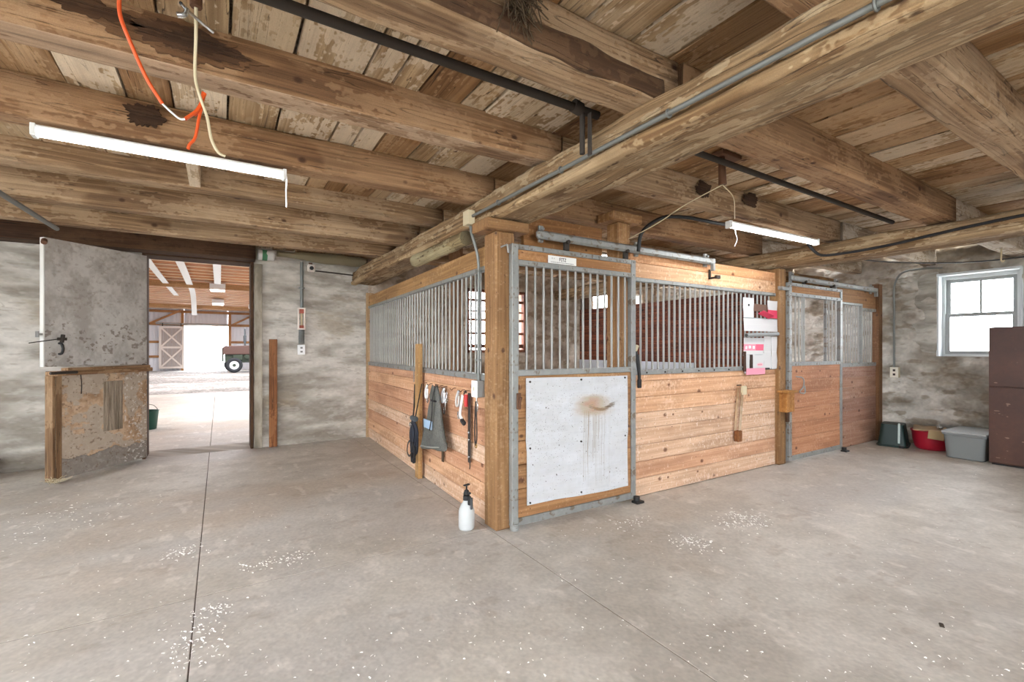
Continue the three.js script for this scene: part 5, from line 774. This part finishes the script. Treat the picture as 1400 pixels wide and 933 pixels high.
// ================================================================ TRACTOR IN THE SHED
{
  const t = thing('tractor', 'old dark green tractor with a red hood parked in the shed beside the bright opening', 'tractor', [0.62, 0, -31.2], 0.05);
  const green = std({ color: '#2b3628', roughness: 0.6 }), red = std({ color: '#4c332b', roughness: 0.55 }), tire = std({ color: '#26282c', roughness: 0.9 }), rim = std({ color: '#c9ccd0', roughness: 0.5 });
  const wheel = (x, z, r, w) => { const g = part('wheel', new THREE.TorusGeometry(r - w * 0.42, w * 0.42, 10, 30).scale(1, 1, 1.15).translate(x, r, z), tire, t); part('rim', merge(new THREE.CylinderGeometry(r * 0.56, r * 0.56, w * 0.55, 24).rotateX(Math.PI / 2).translate(x, r, z)), rim, g); part('hub', new THREE.CylinderGeometry(r * 0.2, r * 0.2, w * 0.75, 14).rotateX(Math.PI / 2).translate(x, r, z), green, g); };
  wheel(0.05, 0.62, 0.42, 0.24); wheel(0.05, -0.62, 0.42, 0.24); wheel(2.0, 0.75, 0.75, 0.42); wheel(2.0, -0.75, 0.75, 0.42);
  part('hood', new THREE.ExtrudeGeometry((() => { const s = new THREE.Shape(); s.moveTo(-0.45, 1.05); s.lineTo(-0.45, 1.38); s.quadraticCurveTo(-0.43, 1.46, -0.3, 1.48); s.lineTo(1.2, 1.52); s.lineTo(1.2, 1.05); s.closePath(); return s; })(), { depth: 0.56, bevelEnabled: true, bevelSize: 0.03, bevelThickness: 0.03, bevelSegments: 2 }).translate(0, 0, -0.28), red, t);
  part('radiator_grille', bar(-0.5, -0.42, 0.62, 1.4, -0.27, 0.27, 0.03), green, t); part('engine', merge(bar(-0.35, 1.15, 0.55, 1.05, -0.2, 0.2, 0.03), bar(0.0, 0.5, 0.7, 1.0, 0.2, 0.32, 0.03), rod([0.7, 0.9, 0.2], [0.7, 0.9, 0.36], 0.12, 14)), green, t); part('front_axle', merge(rod([0.05, 0.42, -0.62], [0.05, 0.42, 0.62], 0.06, 10), bar(-0.1, 0.2, 0.4, 0.6, -0.15, 0.15)), green, t); part('transmission', bar(1.15, 2.2, 0.5, 0.95, -0.25, 0.25, 0.04), green, t); part('rear_axle', rod([2.0, 0.75, -0.7], [2.0, 0.75, 0.7], 0.1, 12), green, t);
  for (const s of [-1, 1]) part('fender', new THREE.CylinderGeometry(0.86, 0.86, 0.36, 20, 1, true, 0, Math.PI * 0.8).rotateX(Math.PI / 2).rotateZ(Math.PI * 0.1).translate(2.0, 0.75, s * 0.7), std({ color: '#4c332b', roughness: 0.55, side: THREE.DoubleSide }), t);
  part('exhaust_stack', merge(rod([0.62, 1.5, 0.1], [0.62, 2.5, 0.1], 0.045, 10), rod([0.62, 1.7, 0.1], [0.62, 2.1, 0.1], 0.075, 12)), std({ color: '#4a4e50', roughness: 0.6, metalness: 0.4 }), t); part('headlamp', merge(new THREE.SphereGeometry(0.1, 14, 10).scale(0.7, 1, 1).translate(-0.3, 1.56, 0.25)), rim, t); part('seat', bar(1.7, 2.1, 1.15, 1.25, -0.22, 0.22, 0.04), M.black, t); part('steering_wheel', new THREE.TorusGeometry(0.22, 0.02, 8, 24).rotateX(Math.PI / 2).rotateZ(-0.5).translate(1.4, 1.62, 0), M.black, t); part('steering_column', rod([1.1, 1.4, 0], [1.4, 1.62, 0], 0.025, 8), M.iron, t);
}

// ================================================================ WOOD SHAVINGS
{
  const f = rng(991), P = [], spots = [];
  const put = (x, z, big) => { const a = f() * 6.283, l = rr(0.004, 0.012, f) * big, w = l * rr(0.2, 0.5, f), c = Math.cos(a), s = Math.sin(a), h = rr(0.001, 0.004, f); const q = [[-l, -w], [l, -w * 0.6], [l * 0.9, w], [-l * 0.8, w * 0.8]].map(([u, v], k) => [x + u * c - v * s, 0.0012 + (k % 2 ? h : 0), z + u * s + v * c]); const top = [x, 0.002 + h * 1.4, z]; for (let k = 0; k < 4; k++) P.push(...q[k], ...top, ...q[(k + 1) % 4]); };
  const gauss = () => (f() + f() + f() - 1.5) / 1.5;
  for (const [px, py, sx, sz, n, b] of [[1015, 712, 0.26, 0.16, 170, 1.0], [945, 742, 0.12, 0.16, 100, 0.9], [860, 715, 0.2, 0.1, 40, 1], [388, 766, 0.2, 0.09, 90, 1.0], [252, 755, 0.12, 0.12, 70, 1], [290, 836, 0.08, 0.08, 60, 0.8], [262, 872, 0.12, 0.16, 80, 0.8], [270, 905, 0.12, 0.1, 30, 0.8], [60, 705, 0.5, 0.4, 60, 1.1], [130, 700, 0.5, 0.5, 60, 1.1], [30, 745, 0.3, 0.3, 30, 1.1]]) { const [x, , z] = ground(px, py); for (let k = 0; k < n; k++) put(x + gauss() * sx * 1.6, z + gauss() * sz * 1.6, b); }
  for (let k = 0; k < 650; k++) { const px = f() * 1400, py = 640 + f() * 300, [x, , z] = ground(px, py); if (z > -2.85 || (x < 1.55 && z > -6.2 && x > -1)) put(x, z, rr(0.4, 0.85, f)); }
  const g = new THREE.BufferGeometry(); g.setAttribute('position', new THREE.Float32BufferAttribute(P, 3)); g.computeVertexNormals();
  const m = shade(new THREE.Mesh(g, std({ color: '#f3f0ea', roughness: 0.9, side: THREE.DoubleSide }))); m.name = 'wood_shavings'; m.userData = { label: 'pale wood shavings and chaff scattered over the concrete floor', category: 'shavings', kind: 'stuff' }; scene.add(m);
  const leaf = hewn(0.035, 0.006, 0.014, 195, { rad: 0.003, amp: 0.004, step: 0.006 }); const [lx, , lz] = ground(1287, 858); solo('dry_leaf', leaf, std({ color: '#3d3226', roughness: 0.9 }), 'small dark dry leaf lying alone on the open concrete', 'leaf', [lx, 0.006, lz], 0.4);
}

renderer.render(scene, camera);
